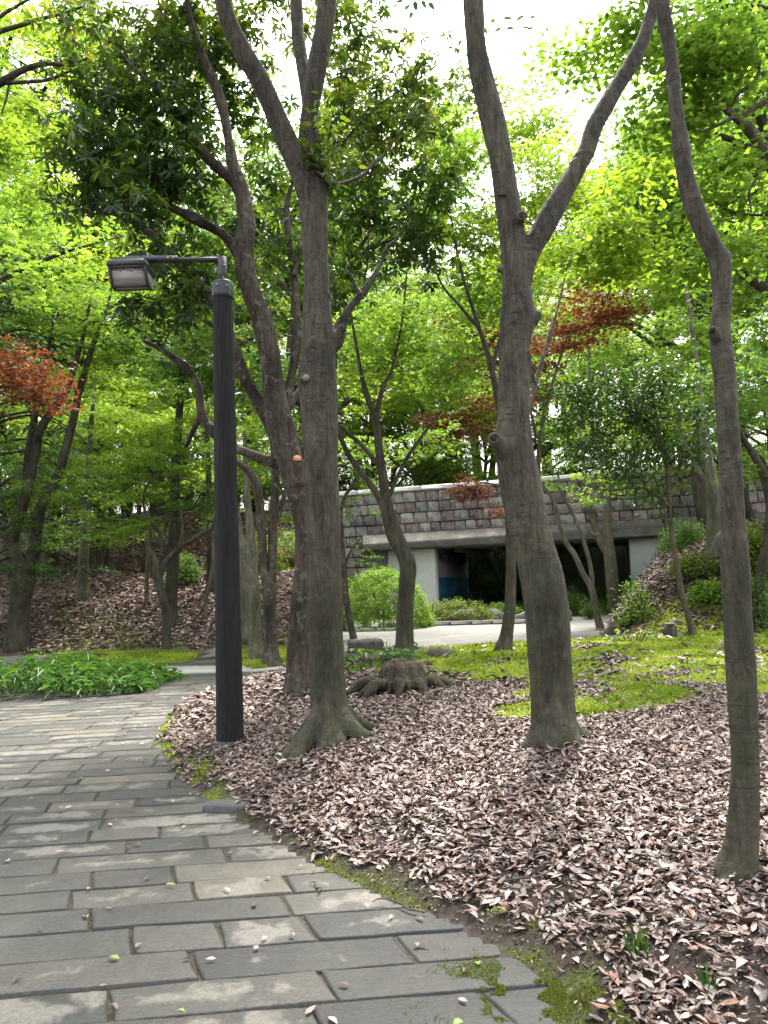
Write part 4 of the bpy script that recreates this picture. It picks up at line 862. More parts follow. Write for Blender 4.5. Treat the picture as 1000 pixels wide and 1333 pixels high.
# ------------------------------------------------------------------ big rooted stump
def stump():
    b = base_pt(524, 900); Y = b[1]; s = Y / F; root = empty('tree_stump', b); tag(root, 'weathered brown stump with spreading roots on the leafy bank', 'tree stump')
    rr = 33 * s * .70; mb = MB(); h = .29
    mb.tube([(0, 0, -.1), (0, 0, .03), (0, 0, .12), (0, 0, h - .03), (0.01, 0, h)], [rr * 1.35, rr * 1.15, rr * .92, rr * .82, rr * .72], 24)
    for a, l, r in ((186, .52, .05), (203, .40, .03), (222, .44, .05), (243, .30, .025), (262, .34, .055), (284, .27, .028), (303, .40, .045), (322, .30, .03), (338, .44, .045), (350, .54, .04), (6, .50, .045), (40, .4, .06), (80, .4, .06), (120, .4, .06), (155, .45, .06)):
        d = np.array([math.cos(R(a)), math.sin(R(a)), 0]); P = [(*(d * q * rr)[:2], zz) for q, zz in ((.62, h * .98), (.88, h * .86), (1.02, h * .58), (1.18, h * .28), (1.18 + (l / rr - 1.18) * .5, .115), (l / rr, .045), (l / rr * 1.3, -.05))]
        mb.tube(P, [r * k for k in (.7, 1.0, 1.1, 1.15, 1.0, .75, .4)], 10, res=4)
    o = mb.build('stump_body', barkmat('rotten_bark', (.014, .009, .007), (.075, .052, .04), .35, .2, .7, bs=1.0), root, smooth=True); remesh(o, .010, .022, .02, 9)
    mb = MB(); n = 28; a = np.arange(n) * 2 * math.pi / n; r = rr * (.80 + .08 * np.sin(3 * a) + .05 * np.sin(7 * a)); V = [(0, 0, h + .012)] + [(x, y, h + .008 + .006 * math.sin(k * 2.3)) for k, (x, y) in enumerate(zip(r * np.cos(a), r * np.sin(a)))] + [(x, y, h - .06) for x, y in zip(r * np.cos(a), r * np.sin(a))]
    mb.add(V, [(1 + k, 1 + n + k, 1 + n + (k + 1) % n, 1 + (k + 1) % n) for k in range(n)], [(0, 1 + k, 1 + (k + 1) % n) for k in range(n)]); mb.build('cut_face', simple('rotten_cut_face', (.11, .065, .05), .9, nscale=16, var=.6, bs=.8), root)
stump()
def small_stump(px, py, wpx, hpx, label, mat=None, Yo=None):
    b = base_pt(px, py); s = b[1] / F; r = wpx / 2 * s; h = hpx * s; root = empty('tree_stump', b); tag(root, label, 'tree stump'); mb = MB()
    mb.tube([(0, 0, -.1), (0, 0, .03), (0, 0, h * .6), (0.01, 0, h)], [r * 1.25, r * 1.08, r, r * .97], 16); mb.build('stump_body', mat or M_BARKD, root, smooth=False)
    mb = MB(); mb.tube([(0.01, 0, h + r * .26), (.01, 0, h + r * .34)], [r * .9, r * .88], 16); mb.build('cut_face', simple('grey_cut_face', (.16, .12, .09), .9, nscale=12, var=.4), root)
small_stump(873, 832, 17, 17, 'small round cut stump on the right slope beside a thin dark tree')
small_stump(149, 742, 17, 15, 'dark cut stump on the top of the left hillside')
# rough stones
def rock(px, py, w, h, label, name='rock', seed=0):
    b = base_pt(px, py); s = b[1] / F; rng = np.random.default_rng(seed); root = None; mb = MB(); mb.box((0, 0, h * s / 2 - .05), (w * s, w * s * .55, h * s + .1), bev=.05)
    o = mb.build(name, simple('dark_stone', (.07, .062, .052), .9, nscale=7, var=.5, bs=.8), None, loc=tuple(b)); remesh(o, .03, .03, 0, seed); tag(o, label, 'rock')
rock(576, 856, 38, 11, 'low flat dark stone on the moss before the square', seed=3)
rock(476, 850, 46, 17, 'squared mossy dark stone block behind the tall tree', seed=5)
# ------------------------------------------------------------------ traced mid-distance trees
def T(Y, pts, dY=0, k=1.0, sink=True):
    P, r = tr(Y, pts, k, dY)
    if sink: P = np.vstack([P[0] - [0, 0, .3], P]); r = np.r_[r[0] * 1.15, r]
    return P, r
def E(style, pal, px, py, w, h, Y, n, nl=40, ls=.085, sr=.45, d=None, kind=None):
    q = (style, pal, W(px, py, Y), (w / F * Y, d or max(.5, w / F * Y * .8), h / F * Y), n, sr, nl, ls)
    return q + (kind,) if kind else q
def thin_forked():
    b = base_pt(526, 855); Y = b[1]
    T1 = T(Y, [(526, 857, 30), (527, 835, 24), (527, 800, 22), (530, 760, 21), (531, 735, 22), (522, 712, 20), (512, 685, 17), (503, 650, 14), (496, 605, 12), (491, 560, 10), (488, 541, 9), (480, 522, 8), (471, 490, 6), (465, 455, 4), (455, 400, 2.5)])
    A = T(Y, [(489, 550, 8), (494, 522, 7), (500, 500, 6), (509, 485, 5), (517, 450, 4), (524, 415, 3), (530, 350, 2)], .3, sink=False)
    Bb = T(Y, [(526, 722, 14), (510, 700, 12), (497, 655, 10), (480, 628, 8.5), (466, 610, 8), (450, 585, 7), (437, 550, 5), (425, 520, 3)], -.2, sink=False)
    C = T(Y, [(497, 612, 6), (480, 590, 6), (463, 572, 5.5), (438, 551, 4), (420, 530, 3)], .1, sink=False)
    D = T(Y, [(505, 650, 6), (525, 605, 5), (548, 570, 4), (575, 535, 3)], .3, sink=False)
    fol = [E('flat', 'maple', 500, 430, 70, 60, Y + .5, 40, 60, .08), E('flat', 'lime', 480, 500, 50, 50, Y + .6, 18, 55, .08), E('flat', 'maple', 560, 480, 60, 60, Y + 1, 34, 60, .08), E('flat', 'maple', 470, 580, 26, 30, Y + 1.2, 8, 45, .08),
           E('flat', 'maple', 610, 400, 50, 70, Y + 1.5, 26, 60, .08), E('flat', 'maple', 550, 570, 40, 25, Y + 1.5, 12, 45, .08)]
    make_tree('thin tree forking into wispy stems behind the rooted stump, before the stone wall', b, [T1, A, Bb, C, D], fol, M_BARK, M_MAPLE, 11, segs=12, reach=1.6)
thin_forked()
def pole_tree():
    b = base_pt(657, 850); Y = b[1]
    T1 = T(Y, [(655, 850, 26), (659, 830, 18), (663, 800, 15), (665, 760, 14), (665, 700, 13), (662, 640, 12), (655, 560, 10), (640, 480, 8), (625, 430, 6), (600, 350, 4), (585, 270, 2)])
    A = T(Y, [(640, 480, 6), (655, 430, 5), (680, 360, 3.5), (700, 290, 2)], .6, sink=False)
    B = T(Y, [(625, 430, 5), (600, 400, 4), (575, 370, 3), (560, 330, 2)], .4, sink=False)
    fol = [E('flat', 'lime', 610, 300, 60, 70, Y + .5, 40, 60, .08), E('flat', 'maple', 600, 200, 55, 45, Y + 1, 26, 60, .08), E('flat', 'lime', 700, 230, 40, 60, Y + .6, 22, 60, .08), E('flat', 'maple', 640, 380, 60, 45, Y + 1, 26, 60, .08), E('flat', 'lime', 700, 170, 50, 40, Y + 2, 26, 60, .08), E('flat', 'maple', 690, 115, 45, 22, Y + 3, 9, 45, .08), E('flat', 'maple', 720, 60, 40, 20, Y + 3, 5, 45, .08), E('flat', 'lime', 740, 260, 50, 60, Y + 2, 36, 60, .08), E('flat', 'maple', 560, 170, 50, 40, Y + 2, 26, 60, .08), E('flat', 'lime', 690, 340, 60, 40, Y + 2, 26, 60, .08)]
    make_tree('straight slender tree partly hidden behind the stout forked tree', b, [T1, A, B], fol, M_BARK, M_MAPLE, 12, segs=10, reach=3.2)
pole_tree()
def twin_dark():
    b = base_pt(352, 866); Y = b[1]
    T1 = T(Y, [(353, 867, 28), (353, 845, 19), (351, 810, 17), (351, 780, 18), (350, 762, 18), (344, 745, 12), (341, 700, 12), (338, 655, 12), (334, 632, 12), (326, 616, 10), (312, 604, 8), (300, 596, 5)])
    A = T(Y, [(351, 768, 12), (355, 740, 12), (355, 695, 12), (358, 650, 11), (359, 610, 10), (355, 575, 8), (352, 520, 6), (356, 450, 4), (350, 380, 2)], .2, sink=False)
    B = T(Y, [(356, 690, 6), (364, 665, 7), (372, 640, 6), (380, 610, 4)], .4, sink=False)
    fol = [E('flat', 'maple', 345, 560, 50, 30, Y + 1.2, 14, 50, .08), E('flat', 'maple_deep', 360, 470, 50, 40, Y + 1, 16, 50, .08)]
    make_tree('dark mossy tree with twin stems between the lamp post and the leaning evergreen', b, [T1, A, B], fol, M_BARKD, M_MAPLE, 13, segs=10, reach=1.5)
twin_dark()
def pale_leaner(px, py, pts, label, seed, fol=(), bark=None, group=None):
    b = base_pt(px, py); Y = b[1]; limbs = []
    for i, l in enumerate(pts): limbs.append(T(Y, l, 0 if i == 0 else .3, sink=(i == 0)))
    make_tree(label, b, limbs, [(E(f[0], f[1], f[2], f[3], f[4], f[5], Y + f[6], *f[7:])) for f in fol], bark or M_BARKL, M_MAPLE, seed, segs=10, reach=2.2, group=group)
pale_leaner(334, 858, [[(334, 860, 24), (333, 830, 17), (332, 780, 15), (329, 740, 14), (326, 690, 11), (322, 640, 8), (318, 560, 5)], [(329, 745, 7), (322, 715, 6), (312, 690, 5)]], 'pale short-trunked tree directly left of the dark twin-stemmed tree', 14, [('flat', 'maple', 320, 590, 60, 40, .4, 20, 50, .08)])
pale_leaner(321, 832, [[(322, 834, 20), (321, 800, 15), (320, 760, 14), (315, 725, 13), (311, 690, 10), (305, 640, 7), (300, 560, 4)]], 'pale grey trunk rising close behind the lamp post', 15, [('flat', 'maple', 300, 620, 60, 35, .6, 18, 50, .09), ('flat', 'lime', 290, 540, 60, 40, 1, 22, 50, .09)])
pale_leaner(460, 832, [[(461, 834, 10), (455, 805, 9), (451, 780, 8.5), (447, 740, 8), (445, 700, 7), (443, 670, 6), (450, 645, 5), (462, 625, 3.5), (470, 590, 2)], [(447, 740, 3), (458, 715, 2.5), (470, 700, 2)]], 'young sapling showing at the right edge of the tall grey tree', 16, [('flat', 'maple', 475, 720, 22, 20, .2, 6, 26, .08, .3), ('flat', 'maple', 465, 650, 40, 30, .2, 14, 40, .08, .4), ('flat', 'maple', 480, 615, 34, 20, .8, 8, 40, .08, .4), ('blob', 'maple', 462, 765, 20, 16, 0, 6, 26, .09, .25)], M_BARKD)
def left_fork():
    b = base_pt(22, 842); Y = b[1]
    T1 = T(Y, [(21, 844, 36), (24, 815, 27), (27, 780, 26), (31, 750, 30), (26, 730, 20), (17, 710, 16), (20, 685, 15), (30, 655, 14), (39, 625, 13), (46, 590, 12), (52, 560, 11), (70, 532, 10), (88, 505, 9), (97, 475, 7), (108, 440, 5), (120, 380, 3)])
    A = T(Y, [(32, 752, 22), (42, 730, 17), (47, 700, 15), (52, 665, 14), (65, 640, 13), (78, 612, 12), (87, 580, 11), (96, 545, 10), (103, 510, 9), (112, 480, 8), (122, 447, 7), (140, 400, 4), (150, 340, 3)], .3, sink=False)
    B = T(Y, [(33, 650, 8), (36, 600, 10), (42, 560, 9), (50, 520, 8), (58, 480, 6), (70, 420, 3)], .5, sink=False)
    C = T(Y, [(24, 718, 10), (8, 700, 9), (-8, 690, 7), (-30, 660, 5)], -.3, sink=False)
    fol = [E('flat', 'maple', 100, 420, 80, 50, Y + .5, 44, 60, .09), E('flat', 'lime', 140, 350, 90, 60, Y + 1.5, 46, 60, .09), E('flat', 'maple', 30, 400, 60, 50, Y + 1, 22, 60, .09), E('flat', 'maple_deep', 60, 690, 60, 40, Y + .2, 26, 50, .09, .4), E('flat', 'maple', 120, 500, 60, 40, Y + 1, 24, 60, .09), E('flat', 'maple_deep', 5, 620, 50, 50, Y + .2, 20, 50, .09, .4), E('flat', 'maple_deep', 40, 740, 22, 24, Y - .3, 6, 36, .08, .3)]
    make_tree('grey forked tree with a green-stained foot behind the clump of low bamboo', b, [T1, A, B, C], fol, M_BARK, M_MAPLE, 17, segs=12, reach=2.0)
left_fork()
def bent_maple():
    b = base_pt(217, 845); Y = b[1]
    T1 = T(Y, [(217, 847, 14), (217, 820, 12), (216, 795, 11), (211, 775, 11.5), (206, 755, 12), (204, 735, 10), (199, 722, 8), (194, 712, 5), (196, 690, 4), (188, 660, 3)])
    A = T(Y, [(207, 752, 9), (213, 735, 9), (222, 724, 8), (235, 712, 7), (250, 703, 6.5), (262, 695, 6), (276, 686, 5), (300, 660, 3)], .2, sink=False)
    B = T(Y, [(232, 714, 4), (238, 690, 3.5), (236, 660, 3), (250, 630, 2)], .4, sink=False)
    C = T(Y, [(206, 740, 4), (210, 700, 4), (190, 670, 3.5), (188, 640, 3), (205, 610, 2.5), (206, 580, 2)], .3, sink=False)
    fol = [E('flat', 'maple', 200, 600, 90, 34, Y + .6, 46, 60, .09), E('flat', 'lime', 215, 560, 90, 30, Y + 1, 36, 60, .09), E('flat', 'maple', 150, 690, 80, 22, Y + .4, 30, 50, .09, .4), E('flat', 'maple_deep', 240, 650, 60, 26, Y + 1, 20, 50, .09), E('flat', 'maple', 110, 640, 70, 34, Y + 1, 28, 50, .09), E('flat', 'red', 255, 700, 26, 20, Y + 2.4, 4, 30, .09, .4)]
    make_tree('small bent maple rising from the mossy island beside the path', b, [T1, A, B, C], fol, M_BARK, M_MAPLE, 18, segs=10, reach=2.0)
bent_maple()
pale_leaner(221, 812, [[(221, 814, 24), (222, 790, 18), (225, 740, 17), (227, 690, 16), (228, 640, 14), (230, 590, 12), (236, 500, 9), (240, 400, 5)]], 'dark straight trunk on the hillside just behind the small bent maple', 19, [('flat', 'maple_deep', 240, 470, 90, 60, .8, 46, 55, .11, .6)], M_BARK)
pale_leaner(109, 778, [[(108, 780, 24), (108, 760, 15), (109, 720, 13.5), (111, 680, 13), (113, 640, 11), (118, 560, 7), (124, 500, 4)]], 'pale straight trunk halfway up the left hillside', 20, [('flat', 'maple_deep', 110, 630, 70, 30, .5, 26, 50, .11, .55), ('flat', 'maple', 130, 560, 70, 40, .5, 30, 55, .11, .6)])
pale_leaner(64, 748, [[(63, 750, 20), (64, 720, 15), (66, 680, 14), (68, 630, 11), (70, 560, 7), (76, 480, 4)]], 'stout trunk on the hill crest right of the grey forked tree', 21, [('flat', 'maple_deep', 66, 640, 60, 40, .5, 26, 50, .12, .6), ('flat', 'maple', 60, 560, 70, 50, .5, 28, 55, .12, .7)], M_BARK)
pale_leaner(72, 747, [[(71, 750, 8), (74, 720, 8), (77, 685, 7), (74, 640, 5), (80, 600, 3)]], 'thin stem touching the stout trunk on the hill crest', 22, [('flat', 'maple_deep', 84, 620, 30, 24, .3, 6, 40, .12, .5)], M_BARK)
pale_leaner(191, 789, [[(190, 790, 6), (191, 765, 5.5), (192, 740, 5.5), (193, 715, 5), (190, 690, 3)]], 'very thin pale sapling stem beside the bent maple trunk', 23, [('flat', 'maple', 190, 690, 24, 14, .2, 5, 30, .09, .4)])
pale_leaner(268, 805, [[(267, 806, 6), (269, 775, 5.5), (274, 752, 5.5), (277, 730, 5), (276, 690, 3)]], 'thin pale sapling stem just left of the lamp post', 24, [('flat', 'maple', 275, 680, 24, 14, .2, 5, 30, .09, .4)])
pale_leaner(274, 770, [[(274, 772, 14), (274, 740, 10), (273, 700, 9), (272, 640, 8), (270, 560, 6), (268, 500, 4)]], 'narrow brown trunk beside the handrail left of the lamp post', 25, [('flat', 'maple', 268, 560, 50, 50, 1, 20, 50, .12, .6)], M_BARK)
def multistem(px, py, label, seed, n=6, h=120, fol=(), lean=1.0, bark=None, w=4):
    b = base_pt(px, py); Y = b[1]; rng = np.random.default_rng(seed); limbs = []
    for k in range(n):
        a = (k - (n - 1) / 2) / n * 46 * lean; x0 = px + (k - n / 2) * 1.2
        limbs.append(T(Y, [(x0, py + 2, w * 1.3), (x0 + a * .3, py - h * .3, w), (x0 + a * .6 + rng.normal(0, 2), py - h * .65, w * .8), (x0 + a + rng.normal(0, 4), py - h, w * .45)], rng.uniform(-.3, .3)))
    make_tree(label, b, limbs, [(E(f[0], f[1], f[2], f[3], f[4], f[5], Y + f[6], *f[7:])) for f in fol], bark or M_STEM, M_MAPLE, seed, segs=6, reach=1.6, cat='shrub', name='shrub')
multistem(132, 744, 'many-stemmed bush left of the dark cut stump on the hill crest', 26, 6, 78, [('flat', 'maple_deep', 132, 680, 40, 20, 0, 14, 40, .12, .5)])
# right-hand group
pale_leaner(781, 818, [[(782, 820, 12), (777, 800, 9), (771, 768, 9), (760, 748, 7), (748, 722, 7), (738, 708, 6.5), (729, 685, 6), (724, 660, 5), (716, 645, 4), (705, 630, 3)], [(771, 768, 7), (770, 745, 6), (764, 718, 5.5), (755, 690, 5), (745, 668, 4.5), (726, 632, 3)]], 'slender tree splitting low into two thin curved stems in front of the bridge', 27, [('flat', 'maple', 715, 600, 40, 40, .2, 18, 45, .08, .4), ('flat', 'maple', 770, 640, 50, 20, .4, 12, 45, .08, .4), ('flat', 'maple', 740, 560, 50, 40, .6, 16, 45, .08, .45)])
pale_leaner(801, 800, [[(803, 802, 24), (800, 780, 18), (797, 755, 17), (794, 724, 16), (791, 692, 12), (790, 645, 11), (784, 600, 10), (776, 560, 8), (768, 500, 5), (765, 420, 3)], [(795, 726, 11), (786, 712, 11), (777, 695, 9), (771, 672, 8), (764, 645, 7), (760, 600, 5), (752, 540, 3)], [(779, 698, 8), (771, 694, 7), (764, 684, 5)]], 'pale tree with a stubby side fork standing before the bridge parapet', 28, [('flat', 'maple', 770, 470, 60, 60, 1, 34, 55, .09, .5), ('flat', 'maple', 740, 520, 60, 40, 1, 20, 55, .09, .5)])
pale_leaner(817, 776, [[(818, 780, 6), (816, 745, 5), (812, 710, 5), (806, 685, 4.5), (797, 654, 4), (790, 620, 2)]], 'very thin reddish stem right of the pale forked tree', 29, [('flat', 'maple', 792, 620, 30, 20, .3, 6, 40, .09, .4)], M_STEM)
pale_leaner(841, 742, [[(841, 744, 12), (841, 720, 9), (842, 690, 9), (843, 650, 8), (843, 590, 6), (840, 520, 4)]], 'slim upright grey trunk in front of the white bridge end', 30, [('flat', 'maple', 840, 540, 50, 50, 1, 24, 50, .1, .5)])
pale_leaner(831, 746, [[(832, 748, 9), (830, 715, 7), (827, 680, 7), (822, 645, 6), (817, 610, 5), (812, 560, 3)]], 'slightly leaning stem beside the slim upright grey trunk', 31, [('flat', 'maple', 815, 560, 40, 40, 1, 16, 50, .1, .5)])
pale_leaner(930, 722, [[(931, 724, 26), (930, 700, 20), (929, 670, 18), (927, 630, 16), (922, 600, 14), (917, 570, 11), (910, 500, 8), (900, 420, 6), (890, 350, 4)], [(926, 632, 9), (910, 612, 8), (898, 590, 6), (880, 540, 4)]], 'broad pale trunk on the upper right slope beside the slim crooked tree', 32, [('flat', 'maple', 900, 440, 80, 60, .6, 40, 55, .10, .55), ('flat', 'maple_deep', 950, 520, 60, 50, .6, 24, 55, .10, .55)])
pale_leaner(912, 690, [[(912, 692, 11), (905, 678, 10), (898, 662, 9), (889, 650, 8), (878, 630, 5)]], 'short brown leaning trunk just left of the broad pale trunk', 33, [('flat', 'red', 880, 670, 34, 12, .4, 10, 40, .09, .45)], M_BARK)
pale_leaner(997, 820, [[(998, 822, 18), (992, 790, 15), (990, 750, 13), (1000, 700, 12), (1003, 660, 12), (995, 620, 11), (980, 590, 9), (962, 560, 7), (940, 500, 4)], [(1000, 690, 10), (1005, 640, 9), (992, 600, 8), (975, 590, 5)]], 'curved brownish trunk at the right edge behind the slim crooked tree', 34, [('flat', 'maple_deep', 960, 500, 60, 50, .5, 28, 55, .09, .5), ('flat', 'maple', 985, 600, 40, 30, .5, 12, 50, .09, .5)], M_BARK)
def dark_small():
    b = base_pt(902, 832); Y = b[1]
    T1 = T(Y, [(903, 834, 12), (899, 815, 9), (894, 795, 8), (887, 770, 8), (881, 735, 7.5), (876, 705, 7), (872, 670, 7), (870, 630, 7), (869, 610, 6.5), (864, 585, 6), (858, 560, 4), (850, 520, 3)])
    A = T(Y, [(869, 656, 5), (858, 646, 4.5), (840, 636, 4), (820, 635, 3.5), (800, 638, 3), (772, 637, 2)], -.6, sink=False)
    B = T(Y, [(870, 605, 5), (880, 594, 4.5), (895, 585, 4), (916, 578, 3), (930, 560, 2)], .3, sink=False)
    C = T(Y, [(872, 640, 3), (885, 610, 3), (890, 580, 2)], -.2, sink=False); D = T(Y, [(866, 590, 4), (850, 565, 3), (830, 540, 2.5), (790, 520, 2)], .2, sink=False)
    g = lambda px, py, w, h, n, dy=0: E('blob', 'camellia', px, py, w, h, Y + dy, n, 42, .075, .26)
    fol = [g(800, 520, 75, 34, 44), g(760, 570, 50, 40, 28), g(830, 570, 60, 45, 36), g(865, 510, 50, 35, 26), g(810, 620, 50, 22, 14, -.3), g(905, 560, 26, 26, 10), g(890, 600, 30, 16, 8), g(850, 650, 26, 22, 7, -.3), g(740, 520, 35, 30, 12), g(830, 480, 60, 22, 14)]
    make_tree('small dark evergreen tree with a thin brown trunk next to the little round stump', b, [T1, A, B, C, D], fol, M_STEM, M_GLOSSY, 35, segs=8, reach=1.4)
dark_small()
# overhanging branches of trees rooted outside the frame
def overhang_right():
    Y = 8.4; b = np.array([6.6, Y + .2, 0]); b[2] = hz(b[0], b[1])
    T1 = (np.array([b - [0, 0, .3], b, b + [-.1, 0, 2], W(1150, 330, Y + .1), W(1090, 270, Y), W(1040, 235, Y), W(1003, 205, Y), W(985, 180, Y), W(970, 163, Y), W(955, 150, Y), W(935, 135, Y)]), np.array([.17, .15, .13, .11, .09, .08, .075, .07, .06, .045, .03]))
    A = tr(Y, [(962, 155, 9), (975, 145, 7), (1000, 130, 7), (1040, 110, 6)]); A2 = tr(Y, [(958, 150, 6), (935, 163, 4), (910, 172, 2.5)], dY=-.2)
    B = tr(Y, [(960, 148, 6), (959, 130, 6), (961, 122, 6), (975, 112, 6), (988, 95, 5), (985, 60, 3)]); C = tr(Y, [(990, 190, 5), (985, 230, 4), (975, 250, 3), (978, 275, 2)])
    D = tr(Y + .6, [(1040, 235, 6), (1000, 180, 3), (940, 175, 2.5), (880, 190, 2)]); Ee = tr(Y + .3, [(1090, 280, 6), (1020, 280, 4), (960, 278, 3), (930, 262, 2)])
    G2 = tr(Y + 1, [(1200, 120, 8), (1060, 60, 6), (960, 80, 5), (900, 95, 3), (860, 120, 2)]); H2 = tr(Y + 1, [(1100, 60, 6), (1000, 10, 5), (920, 10, 4), (850, 25, 3), (780, 60, 2)])
    U = (np.array([b + [-.1, 0, 2], b + [0, .3, 5], b + [-.2, 1, 8], b + [-.3, 1, 11]]), np.array([.13, .1, .07, .03]))
    g = lambda px, py, w, h, n, dy=0, pal='maple': E('flat', pal, px, py, w, h, Y + dy, n, 46, .085, .42, .6, 'o6')
    fol = [g(930, 60, 80, 60, 42), g(960, 250, 55, 50, 20, .2), g(880, 150, 60, 50, 24, .3), g(820, 60, 70, 50, 30, .8), g(940, 330, 60, 40, 18, .4), g(1000, 420, 40, 60, 12, .4, 'maple_deep'), g(800, 330, 60, 36, 24, 1.0, 'lime'), g(770, 300, 60, 40, 14, 1.2, 'lime'), g(740, 80, 34, 30, 6, 1.4), g(900, -60, 130, 50, 30, .5), g(1060, 150, 60, 120, 30, .3), g(830, 230, 60, 40, 12, 1.4, 'lime')]
    make_tree('broadleaf tree rooted off to the right, dark boughs reaching into the upper right corner', b, [T1, A, A2, B, C, D, Ee, G2, H2, U], fol, M_BARKD, M_MAPLE, 41, segs=10, reach=1.5, minz=3.5)
overhang_right()
def overhang_left():
    Y = 9.5; b = np.array([-8.2, Y, 0.0]); b[2] = hz(b[0], b[1])
    T1 = (np.array([b - [0, 0, .3], b, b + [.1, 0, 3.5], W(-190, 200, Y), W(-120, 170, Y), W(-60, 135, Y), W(0, 108, Y), (W(28, 92, Y)), W(58, 83, Y), W(90, 84, Y), W(115, 75, Y)]), np.array([.2, .18, .16, .12, .10, .075, .055, .042, .032, .025, .015]))
    A = tr(Y, [(0, 108, 7), (30, 107, 5), (62, 104, 4.5), (90, 93, 3.5), (118, 84, 2)]); B = tr(Y - .2, [(-120, 130, 10), (-40, 55, 7), (0, 41, 6.5), (30, 32, 6), (55, 24, 5.5), (80, 18, 4), (110, 8, 3)]); C = tr(Y - .2, [(-30, 50, 5), (0, 22, 5), (22, 8, 4), (45, -5, 3)])
    Dd = tr(Y, [(12, 108, 3), (8, 130, 3), (2, 148, 2)]); U = (np.array([b + [.1, 0, 3.5], b + [.3, .4, 6], b + [.5, .8, 9]]), np.array([.14, .09, .03]))
    g = lambda px, py, w, h, n, dy=0, pal='maple': E('flat', pal, px, py, w, h, Y + dy, n, 46, .08, .42, .8)
    fol = [g(30, 30, 60, 34, 14, .6, 'lime'), g(30, 140, 50, 30, 10, .8, 'lime'), g(-60, 60, 60, 80, 24), g(90, 20, 30, 16, 4, .2, 'maple_deep'), g(50, 200, 60, 40, 16, 1.6, 'lime'), g(30, 270, 50, 50, 16, 1.6), g(120, 130, 50, 40, 8, 1.8, 'lime')]
    make_tree('tree rooted off to the left with long bare boughs crossing the upper left corner', b, [T1, A, B, C, Dd, U], fol, M_BARKD, M_MAPLE, 42, segs=10, reach=1.2, minz=3.5)
overhang_left()
def red_maple(px, py, Y, label, seed, fol, limbs):
    make_tree(label, limbs[0][0][1], limbs, fol, M_STEM, M_RED, seed, cat='maple', segs=8, reach=2.5, minz=1.6)
Y = 10.5; bb = np.array([-7.6, Y, 0.0])
red_maple(0, 0, Y, 'purple-red maple reaching in from the left edge above the hillside', 51, [E('flat', 'red', 10, 478, 86, 36, Y, 50, 40, .07, .4), E('flat', 'red', -40, 450, 60, 40, Y, 26, 60, .07, .4), E('flat', 'red', 60, 515, 36, 9, Y, 12, 50, .065, .3), E('flat', 'red', -80, 500, 70, 60, Y, 30, 60, .07, .45)],
          [(np.array([bb - [0, 0, .3], bb, bb + [.2, 0, 1.5], W(-110, 540, Y), W(-50, 520, Y), W(0, 505, Y), W(50, 500, Y)]), np.array([.11, .1, .085, .05, .03, .018, .008])), (np.array([bb + [.2, 0, 1.5], bb + [.1, .2, 3.5], bb + [.4, .3, 4.4]]), np.array([.07, .04, .015]))])
Y = 19.0; bb = base_pt(700, 800); bb = np.array([W(705, 800, 19)[0], 19.0, 0]); bb[2] = hz(bb[0], bb[1])
red_maple(0, 0, Y, 'red-leaved maple glowing behind the stout forked tree', 52, [E('flat', 'red', 800, 415, 30, 16, Y, 12, 60, .10, .5), E('flat', 'red', 590, 420, 24, 12, Y, 8, 60, .10, .5), E('flat', 'red', 760, 400, 56, 34, Y, 34, 44, .10, .6), E('flat', 'red', 622, 430, 50, 26, Y, 28, 60, .10, .5), E('flat', 'red', 730, 440, 66, 20, Y, 30, 60, .10, .55), E('flat', 'red', 640, 470, 60, 26, Y, 22, 44, .10, .55), E('flat', 'red', 600, 552, 56, 36, Y - 1, 44, 60, .09, .45), E('flat', 'red', 605, 635, 28, 20, Y - 3.5, 16, 60, .075, .32), E('flat', 'red', 630, 515, 24, 14, Y, 8, 50, .09, .45), E('flat', 'red', 640, 655, 12, 20, Y - 3.5, 5, 40, .075, .25), E('flat', 'red', 690, 500, 40, 40, Y + .4, 20, 50, .10, .5)],
          [(np.array([bb - [0, 0, .3], bb, W(703, 740, Y), W(700, 640, Y), W(705, 560, Y), W(725, 480, Y), W(745, 420, Y)]), np.array([.12, .1, .08, .07, .055, .03, .01])), (np.array([W(700, 640, Y), W(670, 580, Y - .5), W(635, 560, Y - 1), W(600, 560, Y - 1.4)]), np.array([.05, .035, .02, .008])), (np.array([W(703, 590, Y), W(680, 500, Y), W(640, 450, Y), W(600, 430, Y)]), np.array([.045, .03, .02, .008])), (np.array([W(701, 660, Y), W(670, 640, Y - 2), W(640, 630, Y - 3), W(600, 625, Y - 3.6)]), np.array([.04, .03, .02, .008]))])
